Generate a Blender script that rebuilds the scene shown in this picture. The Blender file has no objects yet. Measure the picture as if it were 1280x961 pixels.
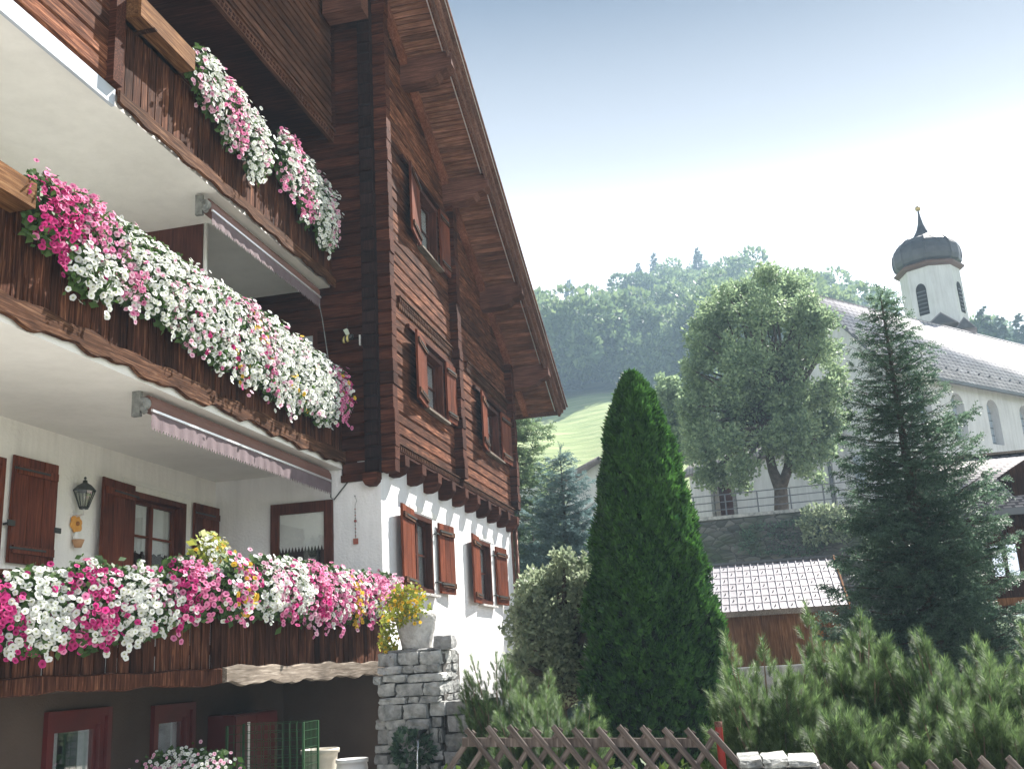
import bpy, math, random
import numpy as np
from mathutils import Vector, Matrix
rnd = random.Random(7); rng = np.random.default_rng(11)
R = math.radians
scene = bpy.context.scene
col = scene.collection

# ---------------------------------------------------------------- camera, sky, sun, exposure
FL, PITCH, ROLL, YAW = 1284.85, 0.264647, -0.0581952, 0.212662
PW, PH = 1280.0, 961.0
cy_, sy_, cp_, sp_, cr_, sr_ = math.cos(YAW), math.sin(YAW), math.cos(PITCH), math.sin(PITCH), math.cos(ROLL), math.sin(ROLL)
FWD = np.array([-sy_*cp_, cy_*cp_, sp_]); RT0 = np.array([cy_, sy_, 0.0]); UP0 = np.cross(RT0, FWD)
RT = cr_*RT0 + sr_*UP0; UPV = -sr_*RT0 + cr_*UP0
cam = bpy.data.cameras.new('camera'); camo = bpy.data.objects.new('camera', cam); col.objects.link(camo)
cam.sensor_width = 36.0; cam.lens = FL*36.0/PW; cam.clip_start = 0.05; cam.clip_end = 6000
camo.matrix_world = Matrix(((RT[0], UPV[0], -FWD[0], 0), (RT[1], UPV[1], -FWD[1], 0), (RT[2], UPV[2], -FWD[2], 0), (0, 0, 0, 1)))
scene.camera = camo
SUN_AZ, SUN_EL = R(30), R(46)            # azimuth measured from +Y towards +X
world = bpy.data.worlds.new('World'); scene.world = world; world.use_nodes = True
wn = world.node_tree; bg = wn.nodes['Background']
sky = wn.nodes.new('ShaderNodeTexSky'); sky.sky_type = 'NISHITA'; sky.sun_disc = False
sky.sun_elevation = SUN_EL; sky.sun_rotation = SUN_AZ; sky.air_density = 1.0; sky.dust_density = 0.0; sky.ozone_density = 2.0; sky.altitude = 1500
# summer haze on the horizon, the same all round: white low down, brightened there to fill shaded walls, the clear sky above about 35 degrees
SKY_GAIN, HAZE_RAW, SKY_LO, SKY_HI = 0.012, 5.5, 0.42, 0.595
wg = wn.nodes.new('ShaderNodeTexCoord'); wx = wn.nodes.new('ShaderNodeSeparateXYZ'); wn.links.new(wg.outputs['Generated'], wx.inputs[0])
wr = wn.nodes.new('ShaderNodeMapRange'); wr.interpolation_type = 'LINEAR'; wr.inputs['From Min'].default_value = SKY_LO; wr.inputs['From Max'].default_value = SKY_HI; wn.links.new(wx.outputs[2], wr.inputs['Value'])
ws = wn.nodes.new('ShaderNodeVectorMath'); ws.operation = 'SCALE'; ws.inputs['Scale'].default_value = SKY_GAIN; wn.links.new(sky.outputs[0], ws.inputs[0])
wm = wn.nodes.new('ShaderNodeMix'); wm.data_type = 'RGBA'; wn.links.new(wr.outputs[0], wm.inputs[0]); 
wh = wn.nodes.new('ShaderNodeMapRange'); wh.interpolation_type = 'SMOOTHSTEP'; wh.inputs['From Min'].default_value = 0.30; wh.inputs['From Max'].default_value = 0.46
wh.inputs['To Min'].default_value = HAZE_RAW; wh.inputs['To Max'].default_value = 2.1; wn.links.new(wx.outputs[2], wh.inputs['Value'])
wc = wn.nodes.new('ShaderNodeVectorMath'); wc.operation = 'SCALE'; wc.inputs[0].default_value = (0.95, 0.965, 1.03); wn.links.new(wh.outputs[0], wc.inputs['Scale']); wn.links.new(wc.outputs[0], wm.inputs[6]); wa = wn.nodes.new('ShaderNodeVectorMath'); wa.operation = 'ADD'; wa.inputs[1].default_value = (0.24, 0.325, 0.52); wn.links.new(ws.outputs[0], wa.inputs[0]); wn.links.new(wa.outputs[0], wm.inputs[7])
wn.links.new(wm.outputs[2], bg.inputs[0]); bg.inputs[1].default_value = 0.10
sl = bpy.data.lights.new('sun', 'SUN'); sl.energy = 4.2; sl.angle = R(0.5); sl.color = (1.0, 0.95, 0.89)
so = bpy.data.objects.new('sun', sl); col.objects.link(so)
sd = Vector((math.sin(SUN_AZ)*math.cos(SUN_EL), math.cos(SUN_AZ)*math.cos(SUN_EL), math.sin(SUN_EL)))
so.rotation_euler = sd.to_track_quat('Z', 'Y').to_euler()
scene.view_settings.view_transform = 'Standard'; scene.view_settings.look = 'None'
scene.view_settings.exposure = 2.2; scene.view_settings.gamma = 1.0
scene.cycles.max_bounces = 6; scene.cycles.transparent_max_bounces = 12
HAZE_DENSITY = 0.0013

# survey: bearing of a point of the photograph -> world point on a plane of the place
def ray(x, y): return FWD + RT*(x-PW/2)/FL - UPV*(y-PH/2)/FL
def onx(x, y, X): d = ray(x, y); return d*(X/d[0])
def ony(x, y, Y): d = ray(x, y); return d*(Y/d[1])
def onz(x, y, Z): d = ray(x, y); return d*(Z/d[2])
def onpl(x, y, P, n): d = ray(x, y); return d*(float(np.dot(P, n))/float(np.dot(d, n)))

# ---------------------------------------------------------------- materials
def newmat(name):
    m = bpy.data.materials.new(name); m.use_nodes = True
    nt = m.node_tree; b = nt.nodes['Principled BSDF']
    return m, nt, b
def N(nt, t, **kw):
    n = nt.nodes.new(t)
    for k, v in kw.items():
        if k == 'inp':
            for a, b in v.items(): n.inputs[a].default_value = b
        else: setattr(n, k, v)
    return n
def ramp(nt, fac, stops):
    r = nt.nodes.new('ShaderNodeValToRGB'); nt.links.new(fac, r.inputs[0])
    e = r.color_ramp.elements
    e[0].position, e[0].color = stops[0][0], (*stops[0][1], 1)
    e[1].position, e[1].color = stops[-1][0], (*stops[-1][1], 1)
    for p, c in stops[1:-1]:
        x = e.new(p); x.color = (*c, 1)
    return r.outputs[0]
def hsv(nt, colr, val):
    h = nt.nodes.new('ShaderNodeHueSaturation'); nt.links.new(colr, h.inputs['Color']); nt.links.new(val, h.inputs['Value']); return h.outputs[0]
def maprange(nt, v, a, b, c, d):
    m = N(nt, 'ShaderNodeMapRange', inp={'From Min': a, 'From Max': b, 'To Min': c, 'To Max': d}); nt.links.new(v, m.inputs['Value']); return m.outputs[0]
def bump(nt, b, h, strength, dist=0.01):
    bp = N(nt, 'ShaderNodeBump', inp={'Strength': strength, 'Distance': dist}); nt.links.new(h, bp.inputs['Height']); nt.links.new(bp.outputs[0], b.inputs['Normal'])

def wood(name, c1, c2, c3, grain='Z', rough=0.85, var=0.35, spec=0.06, knots=True):
    m, nt, b = newmat(name)
    tc = N(nt, 'ShaderNodeTexCoord'); oi = N(nt, 'ShaderNodeObjectInfo')
    add = N(nt, 'ShaderNodeVectorMath', operation='ADD'); nt.links.new(tc.outputs['Object'], add.inputs[0])
    mul = N(nt, 'ShaderNodeVectorMath', operation='SCALE'); mul.inputs['Scale'].default_value = 37.0
    comb = N(nt, 'ShaderNodeCombineXYZ')
    for i in range(3): nt.links.new(oi.outputs['Random'], comb.inputs[i])
    nt.links.new(comb.outputs[0], mul.inputs[0]); nt.links.new(mul.outputs[0], add.inputs[1])
    sc = {'X': (1.2, 22, 22), 'Y': (22, 1.2, 22), 'Z': (22, 22, 1.2)}[grain]
    mp = N(nt, 'ShaderNodeMapping'); mp.inputs['Scale'].default_value = sc; nt.links.new(add.outputs[0], mp.inputs[0])
    n1 = N(nt, 'ShaderNodeTexNoise', inp={'Scale': 2.2, 'Detail': 8.0, 'Roughness': 0.62, 'Distortion': 0.6}); nt.links.new(mp.outputs[0], n1.inputs['Vector'])
    n2 = N(nt, 'ShaderNodeTexNoise', inp={'Scale': 1.3, 'Detail': 3.0}); nt.links.new(add.outputs[0], n2.inputs['Vector'])
    c = ramp(nt, n1.outputs[0], [(0.3, c1), (0.52, c2), (0.72, c3)])
    v1 = maprange(nt, n2.outputs[0], 0.3, 0.7, 0.6, 1.35)
    v2 = maprange(nt, oi.outputs['Random'], 0, 1, 1-var, 1+var)
    mm = N(nt, 'ShaderNodeMath', operation='MULTIPLY'); nt.links.new(v1, mm.inputs[0]); nt.links.new(v2, mm.inputs[1])
    c = hsv(nt, c, mm.outputs[0]); nt.links.new(c, b.inputs['Base Color'])
    b.inputs['Roughness'].default_value = rough; b.inputs['Specular IOR Level'].default_value = spec
    bump(nt, b, n1.outputs[0], 0.6, 0.006)
    return m
def noisy(name, c1, c2, scale=3.0, rough=0.8, bs=0.3, bscale=60, bd=0.01, spec=0.3, metal=0.0, objvar=0.0, streak=0.0):
    m, nt, b = newmat(name)
    tc = N(nt, 'ShaderNodeTexCoord')
    n1 = N(nt, 'ShaderNodeTexNoise', inp={'Scale': scale, 'Detail': 6.0, 'Roughness': 0.6}); nt.links.new(tc.outputs['Object'], n1.inputs['Vector'])
    n2 = N(nt, 'ShaderNodeTexNoise', inp={'Scale': bscale, 'Detail': 5.0}); nt.links.new(tc.outputs['Object'], n2.inputs['Vector'])
    c = ramp(nt, n1.outputs[0], [(0.3, c1), (0.7, c2)])
    if objvar:
        oi = N(nt, 'ShaderNodeObjectInfo'); c = hsv(nt, c, maprange(nt, oi.outputs['Random'], 0, 1, 1-objvar, 1+objvar))
    if streak:   # rain streaks and grime
        mp = N(nt, 'ShaderNodeMapping'); mp.inputs['Scale'].default_value = (3.0, 3.0, 0.35); nt.links.new(tc.outputs['Object'], mp.inputs[0])
        n4 = N(nt, 'ShaderNodeTexNoise', inp={'Scale': 1.6, 'Detail': 7.0, 'Roughness': 0.7}); nt.links.new(mp.outputs[0], n4.inputs['Vector'])
        c = hsv(nt, c, maprange(nt, n4.outputs[0], 0.42, 0.68, 1.0, 1.0-streak))
    nt.links.new(c, b.inputs['Base Color'])
    b.inputs['Roughness'].default_value = rough; b.inputs['Specular IOR Level'].default_value = spec; b.inputs['Metallic'].default_value = metal
    if bs: bump(nt, b, n2.outputs[0], bs, bd)
    return m
def leafmat(name, c1, c2, trans=0.35, rough=0.55, spec=0.3, cl=None, clscale=1.0):
    """foliage: colour differs from leaf to leaf and, at a larger scale, from clump to clump"""
    m, nt, b = newmat(name)
    g = N(nt, 'ShaderNodeNewGeometry'); tc = N(nt, 'ShaderNodeTexCoord')
    n = N(nt, 'ShaderNodeTexNoise', inp={'Scale': clscale, 'Detail': 3.0}); nt.links.new(tc.outputs['Object'], n.inputs['Vector'])
    mx = N(nt, 'ShaderNodeMath', operation='MULTIPLY_ADD'); nt.links.new(g.outputs['Random Per Island'], mx.inputs[0]); mx.inputs[1].default_value = 0.6
    ms = N(nt, 'ShaderNodeMath', operation='MULTIPLY_ADD'); nt.links.new(n.outputs[0], ms.inputs[0]); ms.inputs[1].default_value = 0.9; ms.inputs[2].default_value = -0.25
    nt.links.new(ms.outputs[0], mx.inputs[2])
    c = ramp(nt, mx.outputs[0], [(0.1, c1), (0.9, c2)])
    nt.links.new(c, b.inputs['Base Color']); b.inputs['Roughness'].default_value = rough; b.inputs['Specular IOR Level'].default_value = spec
    if trans:
        t = N(nt, 'ShaderNodeBsdfTranslucent'); nt.links.new(c, t.inputs[0])
        mix = N(nt, 'ShaderNodeMixShader'); mix.inputs[0].default_value = trans
        nt.links.new(b.outputs[0], mix.inputs[1]); nt.links.new(t.outputs[0], mix.inputs[2])
        nt.links.new(mix.outputs[0], nt.nodes['Material Output'].inputs['Surface'])
    return m
def plain(name, c, rough=0.6, metal=0.0, spec=0.4):
    m, nt, b = newmat(name); b.inputs['Base Color'].default_value = (*c, 1); b.inputs['Roughness'].default_value = rough
    b.inputs['Metallic'].default_value = metal; b.inputs['Specular IOR Level'].default_value = spec
    return m
def glassmat(name, refl=0.35, tint=(0.75, 0.8, 0.8)):
    m = bpy.data.materials.new(name); m.use_nodes = True; nt = m.node_tree; nt.nodes.clear()
    o = N(nt, 'ShaderNodeOutputMaterial'); t = N(nt, 'ShaderNodeBsdfTransparent'); t.inputs[0].default_value = (*tint, 1)
    g = N(nt, 'ShaderNodeBsdfGlossy'); g.inputs['Roughness'].default_value = 0.03; g.inputs[0].default_value = (0.9, 0.93, 0.95, 1)
    x = N(nt, 'ShaderNodeMixShader'); x.inputs[0].default_value = refl
    nt.links.new(t.outputs[0], x.inputs[1]); nt.links.new(g.outputs[0], x.inputs[2]); nt.links.new(x.outputs[0], o.inputs[0])
    return m

M = {}
M['slat'] = wood('weathered_slat_wood', (0.010, 0.004, 0.0025), (0.055, 0.021, 0.0115), (0.165, 0.078, 0.044), 'Z', var=0.45)
M['trim'] = wood('waney_board_wood', (0.016, 0.007, 0.004), (0.070, 0.031, 0.016), (0.19, 0.105, 0.062), 'Y')
M['trim_grey'] = wood('pale_grey_board_wood', (0.0806, 0.0651, 0.0527), (0.1860, 0.1550, 0.1240), (0.3100, 0.2728, 0.2294), 'Y')
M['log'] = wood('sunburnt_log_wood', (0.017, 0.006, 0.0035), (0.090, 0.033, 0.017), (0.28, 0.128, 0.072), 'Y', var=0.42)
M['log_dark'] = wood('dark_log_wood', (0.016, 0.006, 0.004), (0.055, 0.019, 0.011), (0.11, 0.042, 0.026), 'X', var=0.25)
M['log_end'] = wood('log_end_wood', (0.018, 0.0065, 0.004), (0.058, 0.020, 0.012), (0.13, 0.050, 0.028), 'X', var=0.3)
M['stripe'] = wood('dark_stained_log_end_wood', (0.012, 0.007, 0.007), (0.022, 0.012, 0.011), (0.04, 0.02, 0.017), 'Z', var=0.15)  # ends of the crossing logs, stained dark
M['soffit'] = wood('soffit_board_wood', (0.07, 0.030, 0.020), (0.19, 0.092, 0.062), (0.33, 0.18, 0.13), 'X', var=0.30)
M['beam'] = wood('roof_beam_wood', (0.05, 0.022, 0.016), (0.11, 0.05, 0.036), (0.19, 0.095, 0.07), 'X', var=0.15)
M['rafter'] = wood('rafter_wood', (0.10, 0.036, 0.022), (0.19, 0.075, 0.048), (0.28, 0.13, 0.085), 'Y', var=0.12)
M['barge'] = wood('bargeboard_wood', (0.06, 0.03, 0.024), (0.14, 0.075, 0.058), (0.23, 0.14, 0.11), 'Y', var=0.1)
M['siding'] = wood('attic_siding_wood', (0.0360, 0.0150, 0.0096), (0.0900, 0.0420, 0.0270), (0.1560, 0.0780, 0.0510), 'Y', var=0.25)
M['shutter'] = wood('red_brown_shutter_wood', (0.0525, 0.0135, 0.0067), (0.1275, 0.0338, 0.0150), (0.2100, 0.0638, 0.0300), 'Z', var=0.18, rough=0.55)
M['shutter_in'] = wood('dark_shutter_wood', (0.05, 0.016, 0.009), (0.12, 0.036, 0.02), (0.20, 0.066, 0.035), 'Z', var=0.15, rough=0.5)
M['frame'] = wood('window_frame_wood', (0.035, 0.012, 0.008), (0.075, 0.026, 0.016), (0.12, 0.045, 0.028), 'Z', var=0.1, rough=0.5)
M['boxwood'] = wood('planter_box_wood', (0.06, 0.026, 0.011), (0.15, 0.072, 0.031), (0.27, 0.155, 0.075), 'Y', var=0.1)
M['partition'] = wood('partition_panel_wood', (0.06, 0.024, 0.02), (0.10, 0.042, 0.034), (0.14, 0.062, 0.05), 'Z', var=0.05)
M['hutwood'] = wood('hut_board_wood', (0.085, 0.036, 0.014), (0.19, 0.088, 0.038), (0.30, 0.155, 0.078), 'Z', var=0.2)
M['fence'] = wood('grey_lath_wood', (0.0600, 0.0480, 0.0420), (0.1200, 0.0990, 0.0870), (0.2160, 0.1860, 0.1680), 'Z', var=0.25)
M['bark'] = noisy('bark', (0.035, 0.026, 0.02), (0.12, 0.095, 0.075), 6, 0.9, 0.9, 25, 0.03)
M['twig'] = noisy('bare_twig', (0.13, 0.085, 0.055), (0.32, 0.24, 0.17), 9, 0.85, 0.5, 40, 0.01)
M['plaster'] = noisy('white_roughcast', (0.74, 0.75, 0.76), (0.83, 0.83, 0.83), 1.6, 0.9, 0.55, 28, 0.02, 0.2, streak=0.12)
M['plaster_in'] = noisy('cream_roughcast', (0.79, 0.775, 0.73), (0.85, 0.84, 0.80), 1.3, 0.9, 0.55, 26, 0.02, 0.2, streak=0.12)
M['ceil'] = noisy('smooth_slab_paint', (0.70, 0.695, 0.66), (0.83, 0.825, 0.79), 0.7, 0.9, 0.12, 14, 0.02, 0.2, streak=0.06)
M['fascia'] = noisy('pale_slab_edge_paint', (0.36, 0.40, 0.46), (0.44, 0.48, 0.54), 0.9, 0.7, 0.15, 18, 0.01, 0.3)
M['basement'] = noisy('brown_plinth_paint', (0.044, 0.030, 0.021), (0.066, 0.046, 0.033), 1.2, 0.85, 0.35, 40, 0.01)
M['red'] = noisy('red_paint', (0.055, 0.006, 0.005), (0.09, 0.010, 0.008), 2.5, 0.4, 0.1, 30, 0.01, 0.5)
M['white'] = noisy('white_enamel', (0.72, 0.72, 0.70), (0.82, 0.82, 0.80), 3, 0.35, 0.0)
M['awning'] = noisy('brown_awning_case', (0.13, 0.065, 0.05), (0.18, 0.09, 0.07), 2, 0.5, 0.1, 40, 0.004)
M['valance'] = noisy('mauve_valance_cloth', (0.115, 0.085, 0.09), (0.17, 0.13, 0.14), 2, 0.9, 0.2, 160, 0.002)
M['alu'] = plain('brushed_alloy', (0.75, 0.74, 0.74), 0.35, 0.6)
M['castgrey'] = noisy('grey_casting', (0.10, 0.105, 0.10), (0.26, 0.265, 0.25), 14, 0.6, 0.4, 60, 0.005)
M['iron'] = noisy('black_iron', (0.018, 0.02, 0.018), (0.05, 0.055, 0.05), 10, 0.5, 0.3, 60, 0.004)
M['lampglass'] = glassmat('lantern_glass', 0.25, (0.8, 0.82, 0.75))
M['glass'] = glassmat('window_glass', 0.35, (0.95, 0.97, 0.97))
M['glass_in'] = glassmat('loggia_window_glass', 0.12, (0.95, 0.96, 0.95))
M['churchglass'] = glassmat('church_window_glass', 0.45, (0.6, 0.7, 0.78))
M['dark'] = plain('dark_room', (0.012, 0.011, 0.010), 0.9)
M['curtain'] = noisy('net_curtain', (0.74, 0.75, 0.76), (0.84, 0.85, 0.85), 14, 0.9, 0.3, 90, 0.01)
M['copper'] = noisy('copper_pipe', (0.13, 0.055, 0.035), (0.22, 0.10, 0.065), 4, 0.5, 0.1, 40, 0.005, metal=0.4)
M['concrete'] = noisy('whitened_concrete', (0.28, 0.275, 0.26), (0.50, 0.49, 0.47), 7, 0.9, 0.8, 22, 0.03)
M['stone'] = noisy('mossy_grey_stone', (0.13, 0.14, 0.135), (0.42, 0.42, 0.40), 7, 0.9, 0.9, 24, 0.03, objvar=0.35)
M['stone_pale'] = noisy('pale_limestone', (0.17, 0.175, 0.175), (0.40, 0.40, 0.39), 6, 0.9, 0.8, 22, 0.03, objvar=0.15)
M['mortar'] = noisy('dark_mortar', (0.05, 0.048, 0.042), (0.12, 0.11, 0.10), 9, 0.95, 0.8, 40, 0.02)
M['retain'] = None
M['paving'] = noisy('pale_paving', (0.40, 0.39, 0.37), (0.50, 0.49, 0.46), 0.8, 0.9, 0.4, 40, 0.01)
M['clay'] = noisy('glazed_stoneware', (0.42, 0.39, 0.32), (0.56, 0.53, 0.45), 4, 0.45, 0.15, 30, 0.01, 0.5)
M['green'] = noisy('green_wire_paint', (0.018, 0.060, 0.022), (0.03, 0.09, 0.035), 5, 0.5, 0.0)
M['churchwall'] = noisy('church_render', (0.50, 0.515, 0.53), (0.58, 0.595, 0.605), 0.5, 0.9, 0.4, 10, 0.03, streak=0.2)
M['onion'] = noisy('weathered_copper_shingle', (0.022, 0.025, 0.032), (0.06, 0.064, 0.072), 1.2, 0.45, 0.5, 9, 0.05, 0.5, 0.2)
M['gold'] = plain('dull_gilding', (0.45, 0.33, 0.14), 0.4, 0.8)
M['rust'] = plain('dark_cornice_metal', (0.10, 0.055, 0.04), 0.6)
M['railing'] = plain('grey_railing', (0.10, 0.11, 0.12), 0.5, 0.3)
M['metalroof'] = noisy('pale_metal_tile', (0.27, 0.255, 0.27), (0.36, 0.335, 0.35), 2, 0.45, 0.15, 30, 0.005, 0.6, 0.35, objvar=0.10)
M['dkchalet'] = wood('almost_black_chalet_wood', (0.014, 0.008, 0.006), (0.04, 0.02, 0.014), (0.08, 0.042, 0.028), 'Z', var=0.2)
M['farroof'] = noisy('grey_far_roof', (0.16, 0.14, 0.135), (0.27, 0.24, 0.235), 3, 0.8, 0.5, 12, 0.05)
M['redpost'] = noisy('red_marker_paint', (0.20, 0.018, 0.014), (0.30, 0.03, 0.02), 9, 0.4, 0.1, 60, 0.003)
M['water'] = glassmat('running_water', 0.5, (0.95, 0.97, 1.0))
M['core'] = plain('inner_shade_dark', (0.018, 0.026, 0.014), 0.95, 0, 0.1)  # solid crown cores: the inner shade is put into this dark colour
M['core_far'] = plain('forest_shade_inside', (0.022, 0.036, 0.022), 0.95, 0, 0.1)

def shingle(name, c1, c2, sx, sy):
    """brick pattern colour and relief for roofs too far off to tell each tile apart"""
    m, nt, b = newmat(name); tc = N(nt, 'ShaderNodeTexCoord')
    br = N(nt, 'ShaderNodeTexBrick', inp={'Color1': (*c1, 1), 'Color2': (*c2, 1), 'Mortar': (c1[0]*.35, c1[1]*.35, c1[2]*.38, 1), 'Scale': 1.0, 'Mortar Size': 0.035, 'Brick Width': sx, 'Row Height': sy, 'Bias': 0.0})
    nt.links.new(tc.outputs['UV'], br.inputs['Vector'])
    n = N(nt, 'ShaderNodeTexNoise', inp={'Scale': 1.2, 'Detail': 5.0}); nt.links.new(tc.outputs['UV'], n.inputs['Vector'])
    c = hsv(nt, br.outputs['Color'], maprange(nt, n.outputs[0], 0.3, 0.7, 0.75, 1.2))
    nt.links.new(c, b.inputs['Base Color']); b.inputs['Roughness'].default_value = 0.75; b.inputs['Specular IOR Level'].default_value = 0.3
    bump(nt, b, br.outputs['Fac'], -0.6, 0.03)
    return m
M['churchroof'] = shingle('church_roof_tiles', (0.52, 0.49, 0.50), (0.62, 0.585, 0.60), 0.42, 0.36)
M['shingleroof'] = shingle('chalet_roof_shingles', (0.36, 0.33, 0.325), (0.50, 0.46, 0.45), 0.22, 0.16)
def stonewallmat():
    m, nt, b = newmat('overgrown_retaining_stone'); tc = N(nt, 'ShaderNodeTexCoord')
    mp = N(nt, 'ShaderNodeMapping'); mp.inputs['Scale'].default_value = (1, 1, 2.2); nt.links.new(tc.outputs['Object'], mp.inputs[0])
    v = N(nt, 'ShaderNodeTexVoronoi', inp={'Scale': 2.6}); nt.links.new(mp.outputs[0], v.inputs['Vector'])
    v2 = N(nt, 'ShaderNodeTexVoronoi', feature='DISTANCE_TO_EDGE', inp={'Scale': 2.6}); nt.links.new(mp.outputs[0], v2.inputs['Vector'])
    n = N(nt, 'ShaderNodeTexNoise', inp={'Scale': 0.6, 'Detail': 6.0}); nt.links.new(tc.outputs['Object'], n.inputs['Vector'])
    c = ramp(nt, v.outputs['Color'], [(0.1, (0.055, 0.06, 0.055)), (0.9, (0.17, 0.17, 0.155))])
    moss = N(nt, 'ShaderNodeMix', data_type='RGBA'); nt.links.new(maprange(nt, n.outputs[0], 0.45, 0.6, 0, 0.8), moss.inputs[0])
    nt.links.new(c, moss.inputs[6]); moss.inputs[7].default_value = (0.05, 0.08, 0.035, 1)
    e = N(nt, 'ShaderNodeMix', data_type='RGBA'); nt.links.new(maprange(nt, v2.outputs[0], 0.0, 0.06, 1, 0), e.inputs[0])
    nt.links.new(moss.outputs[2], e.inputs[6]); e.inputs[7].default_value = (0.03, 0.03, 0.028, 1)
    nt.links.new(e.outputs[2], b.inputs['Base Color']); b.inputs['Roughness'].default_value = 0.95
    bump(nt, b, v2.outputs[0], 0.9, 0.15)
    return m
M['retain'] = stonewallmat()
def groundmat():
    m, nt, b = newmat('meadow_grass_and_soil'); tc = N(nt, 'ShaderNodeTexCoord')
    mp = N(nt, 'ShaderNodeMapping'); mp.inputs['Scale'].default_value = (0.35, 1.0, 3.0); nt.links.new(tc.outputs['Object'], mp.inputs[0])
    n = N(nt, 'ShaderNodeTexNoise', inp={'Scale': 0.35, 'Detail': 9.0, 'Roughness': 0.7}); nt.links.new(mp.outputs[0], n.inputs['Vector'])
    n3 = N(nt, 'ShaderNodeTexNoise', inp={'Scale': 0.03, 'Detail': 4.0}); nt.links.new(tc.outputs['Object'], n3.inputs['Vector'])
    c = ramp(nt, n.outputs[0], [(0.32, (0.13, 0.19, 0.07)), (0.5, (0.22, 0.27, 0.11)), (0.68, (0.32, 0.35, 0.17))])
    c = hsv(nt, c, maprange(nt, n3.outputs[0], 0.3, 0.7, 0.75, 1.25))
    nt.links.new(c, b.inputs['Base Color']); b.inputs['Roughness'].default_value = 0.95; b.inputs['Specular IOR Level'].default_value = 0.1
    bump(nt, b, n.outputs[0], 0.8, 0.5)
    return m
M['ground'] = groundmat()
M['thuja'] = leafmat('thuja_sprays', (0.006, 0.034, 0.010), (0.075, 0.19, 0.035), 0.35, clscale=2.5)
M['linden'] = leafmat('linden_leaves', (0.10, 0.165, 0.10), (0.36, 0.46, 0.26), 0.5, clscale=0.9)
M['spruce'] = leafmat('spruce_needles', (0.032, 0.075, 0.050), (0.15, 0.235, 0.15), 0.4, clscale=1.3)
M['bluespruce'] = leafmat('blue_spruce_needles', (0.07, 0.13, 0.13), (0.25, 0.36, 0.36), 0.35, clscale=1.3)
M['larch'] = leafmat('soft_conifer_needles', (0.06, 0.12, 0.06), (0.22, 0.30, 0.15), 0.5, clscale=1.0)
M['mugo'] = leafmat('mugo_pine_needles', (0.024, 0.062, 0.024), (0.225, 0.33, 0.125), 0.4, clscale=2.4)
M['shrub'] = leafmat('grey_green_shrub_leaves', (0.12, 0.17, 0.11), (0.38, 0.44, 0.28), 0.5, clscale=1.4)
M['petleaf'] = leafmat('petunia_leaves', (0.025, 0.065, 0.016), (0.09, 0.16, 0.04), 0.35, clscale=3)
M['limeleaf'] = leafmat('lime_yellow_leaves', (0.16, 0.21, 0.035), (0.42, 0.44, 0.08), 0.4, clscale=4)
M['grass'] = leafmat('garden_greenery', (0.03, 0.07, 0.015), (0.12, 0.18, 0.04), 0.35, clscale=1.5)
M['farleaf'] = leafmat('forest_leaves', (0.07, 0.12, 0.06), (0.22, 0.29, 0.12), 0.45, clscale=0.05)
M['farneedle'] = leafmat('forest_needles', (0.035, 0.065, 0.04), (0.09, 0.13, 0.07), 0.3, clscale=0.05)
def petal(name, c, cm, thr):
    m, nt, b = newmat(name); oi = N(nt, 'ShaderNodeObjectInfo'); g = N(nt, 'ShaderNodeNewGeometry')
    uv = N(nt, 'ShaderNodeUVMap'); uv.uv_map = 'UVMap'; sx = N(nt, 'ShaderNodeSeparateXYZ'); nt.links.new(uv.outputs[0], sx.inputs[0])
    cc = ramp(nt, sx.outputs[0], [(0.0, thr), (0.22, thr), (0.34, cm), (1.0, c)])
    ad = N(nt, 'ShaderNodeMath', operation='ADD'); nt.links.new(oi.outputs['Random'], ad.inputs[0]); nt.links.new(g.outputs['Random Per Island'], ad.inputs[1])
    fr = N(nt, 'ShaderNodeMath', operation='FRACT'); nt.links.new(ad.outputs[0], fr.inputs[0])
    cc = hsv(nt, cc, maprange(nt, fr.outputs[0], 0, 1, 0.72, 1.15)); nt.links.new(cc, b.inputs['Base Color'])
    b.inputs['Roughness'].default_value = 0.7; b.inputs['Specular IOR Level'].default_value = 0.2
    t = N(nt, 'ShaderNodeBsdfTranslucent'); nt.links.new(cc, t.inputs[0]); mix = N(nt, 'ShaderNodeMixShader'); mix.inputs[0].default_value = 0.35
    nt.links.new(b.outputs[0], mix.inputs[1]); nt.links.new(t.outputs[0], mix.inputs[2]); nt.links.new(mix.outputs[0], nt.nodes['Material Output'].inputs['Surface'])
    return m
PET = {'white': petal('white_petals', (0.80, 0.82, 0.80), (0.74, 0.77, 0.70), (0.42, 0.46, 0.22)),
       'magenta': petal('magenta_petals', (0.60, 0.055, 0.25), (0.42, 0.02, 0.14), (0.20, 0.008, 0.06)),
       'pink': petal('pink_petals', (0.80, 0.32, 0.50), (0.68, 0.17, 0.35), (0.35, 0.03, 0.14)),
       'blush': petal('blush_petals', (0.80, 0.56, 0.64), (0.72, 0.34, 0.48), (0.45, 0.12, 0.22)),
       'yellow': petal('yellow_petals', (0.78, 0.52, 0.06), (0.75, 0.48, 0.05), (0.42, 0.22, 0.02))}

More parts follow.
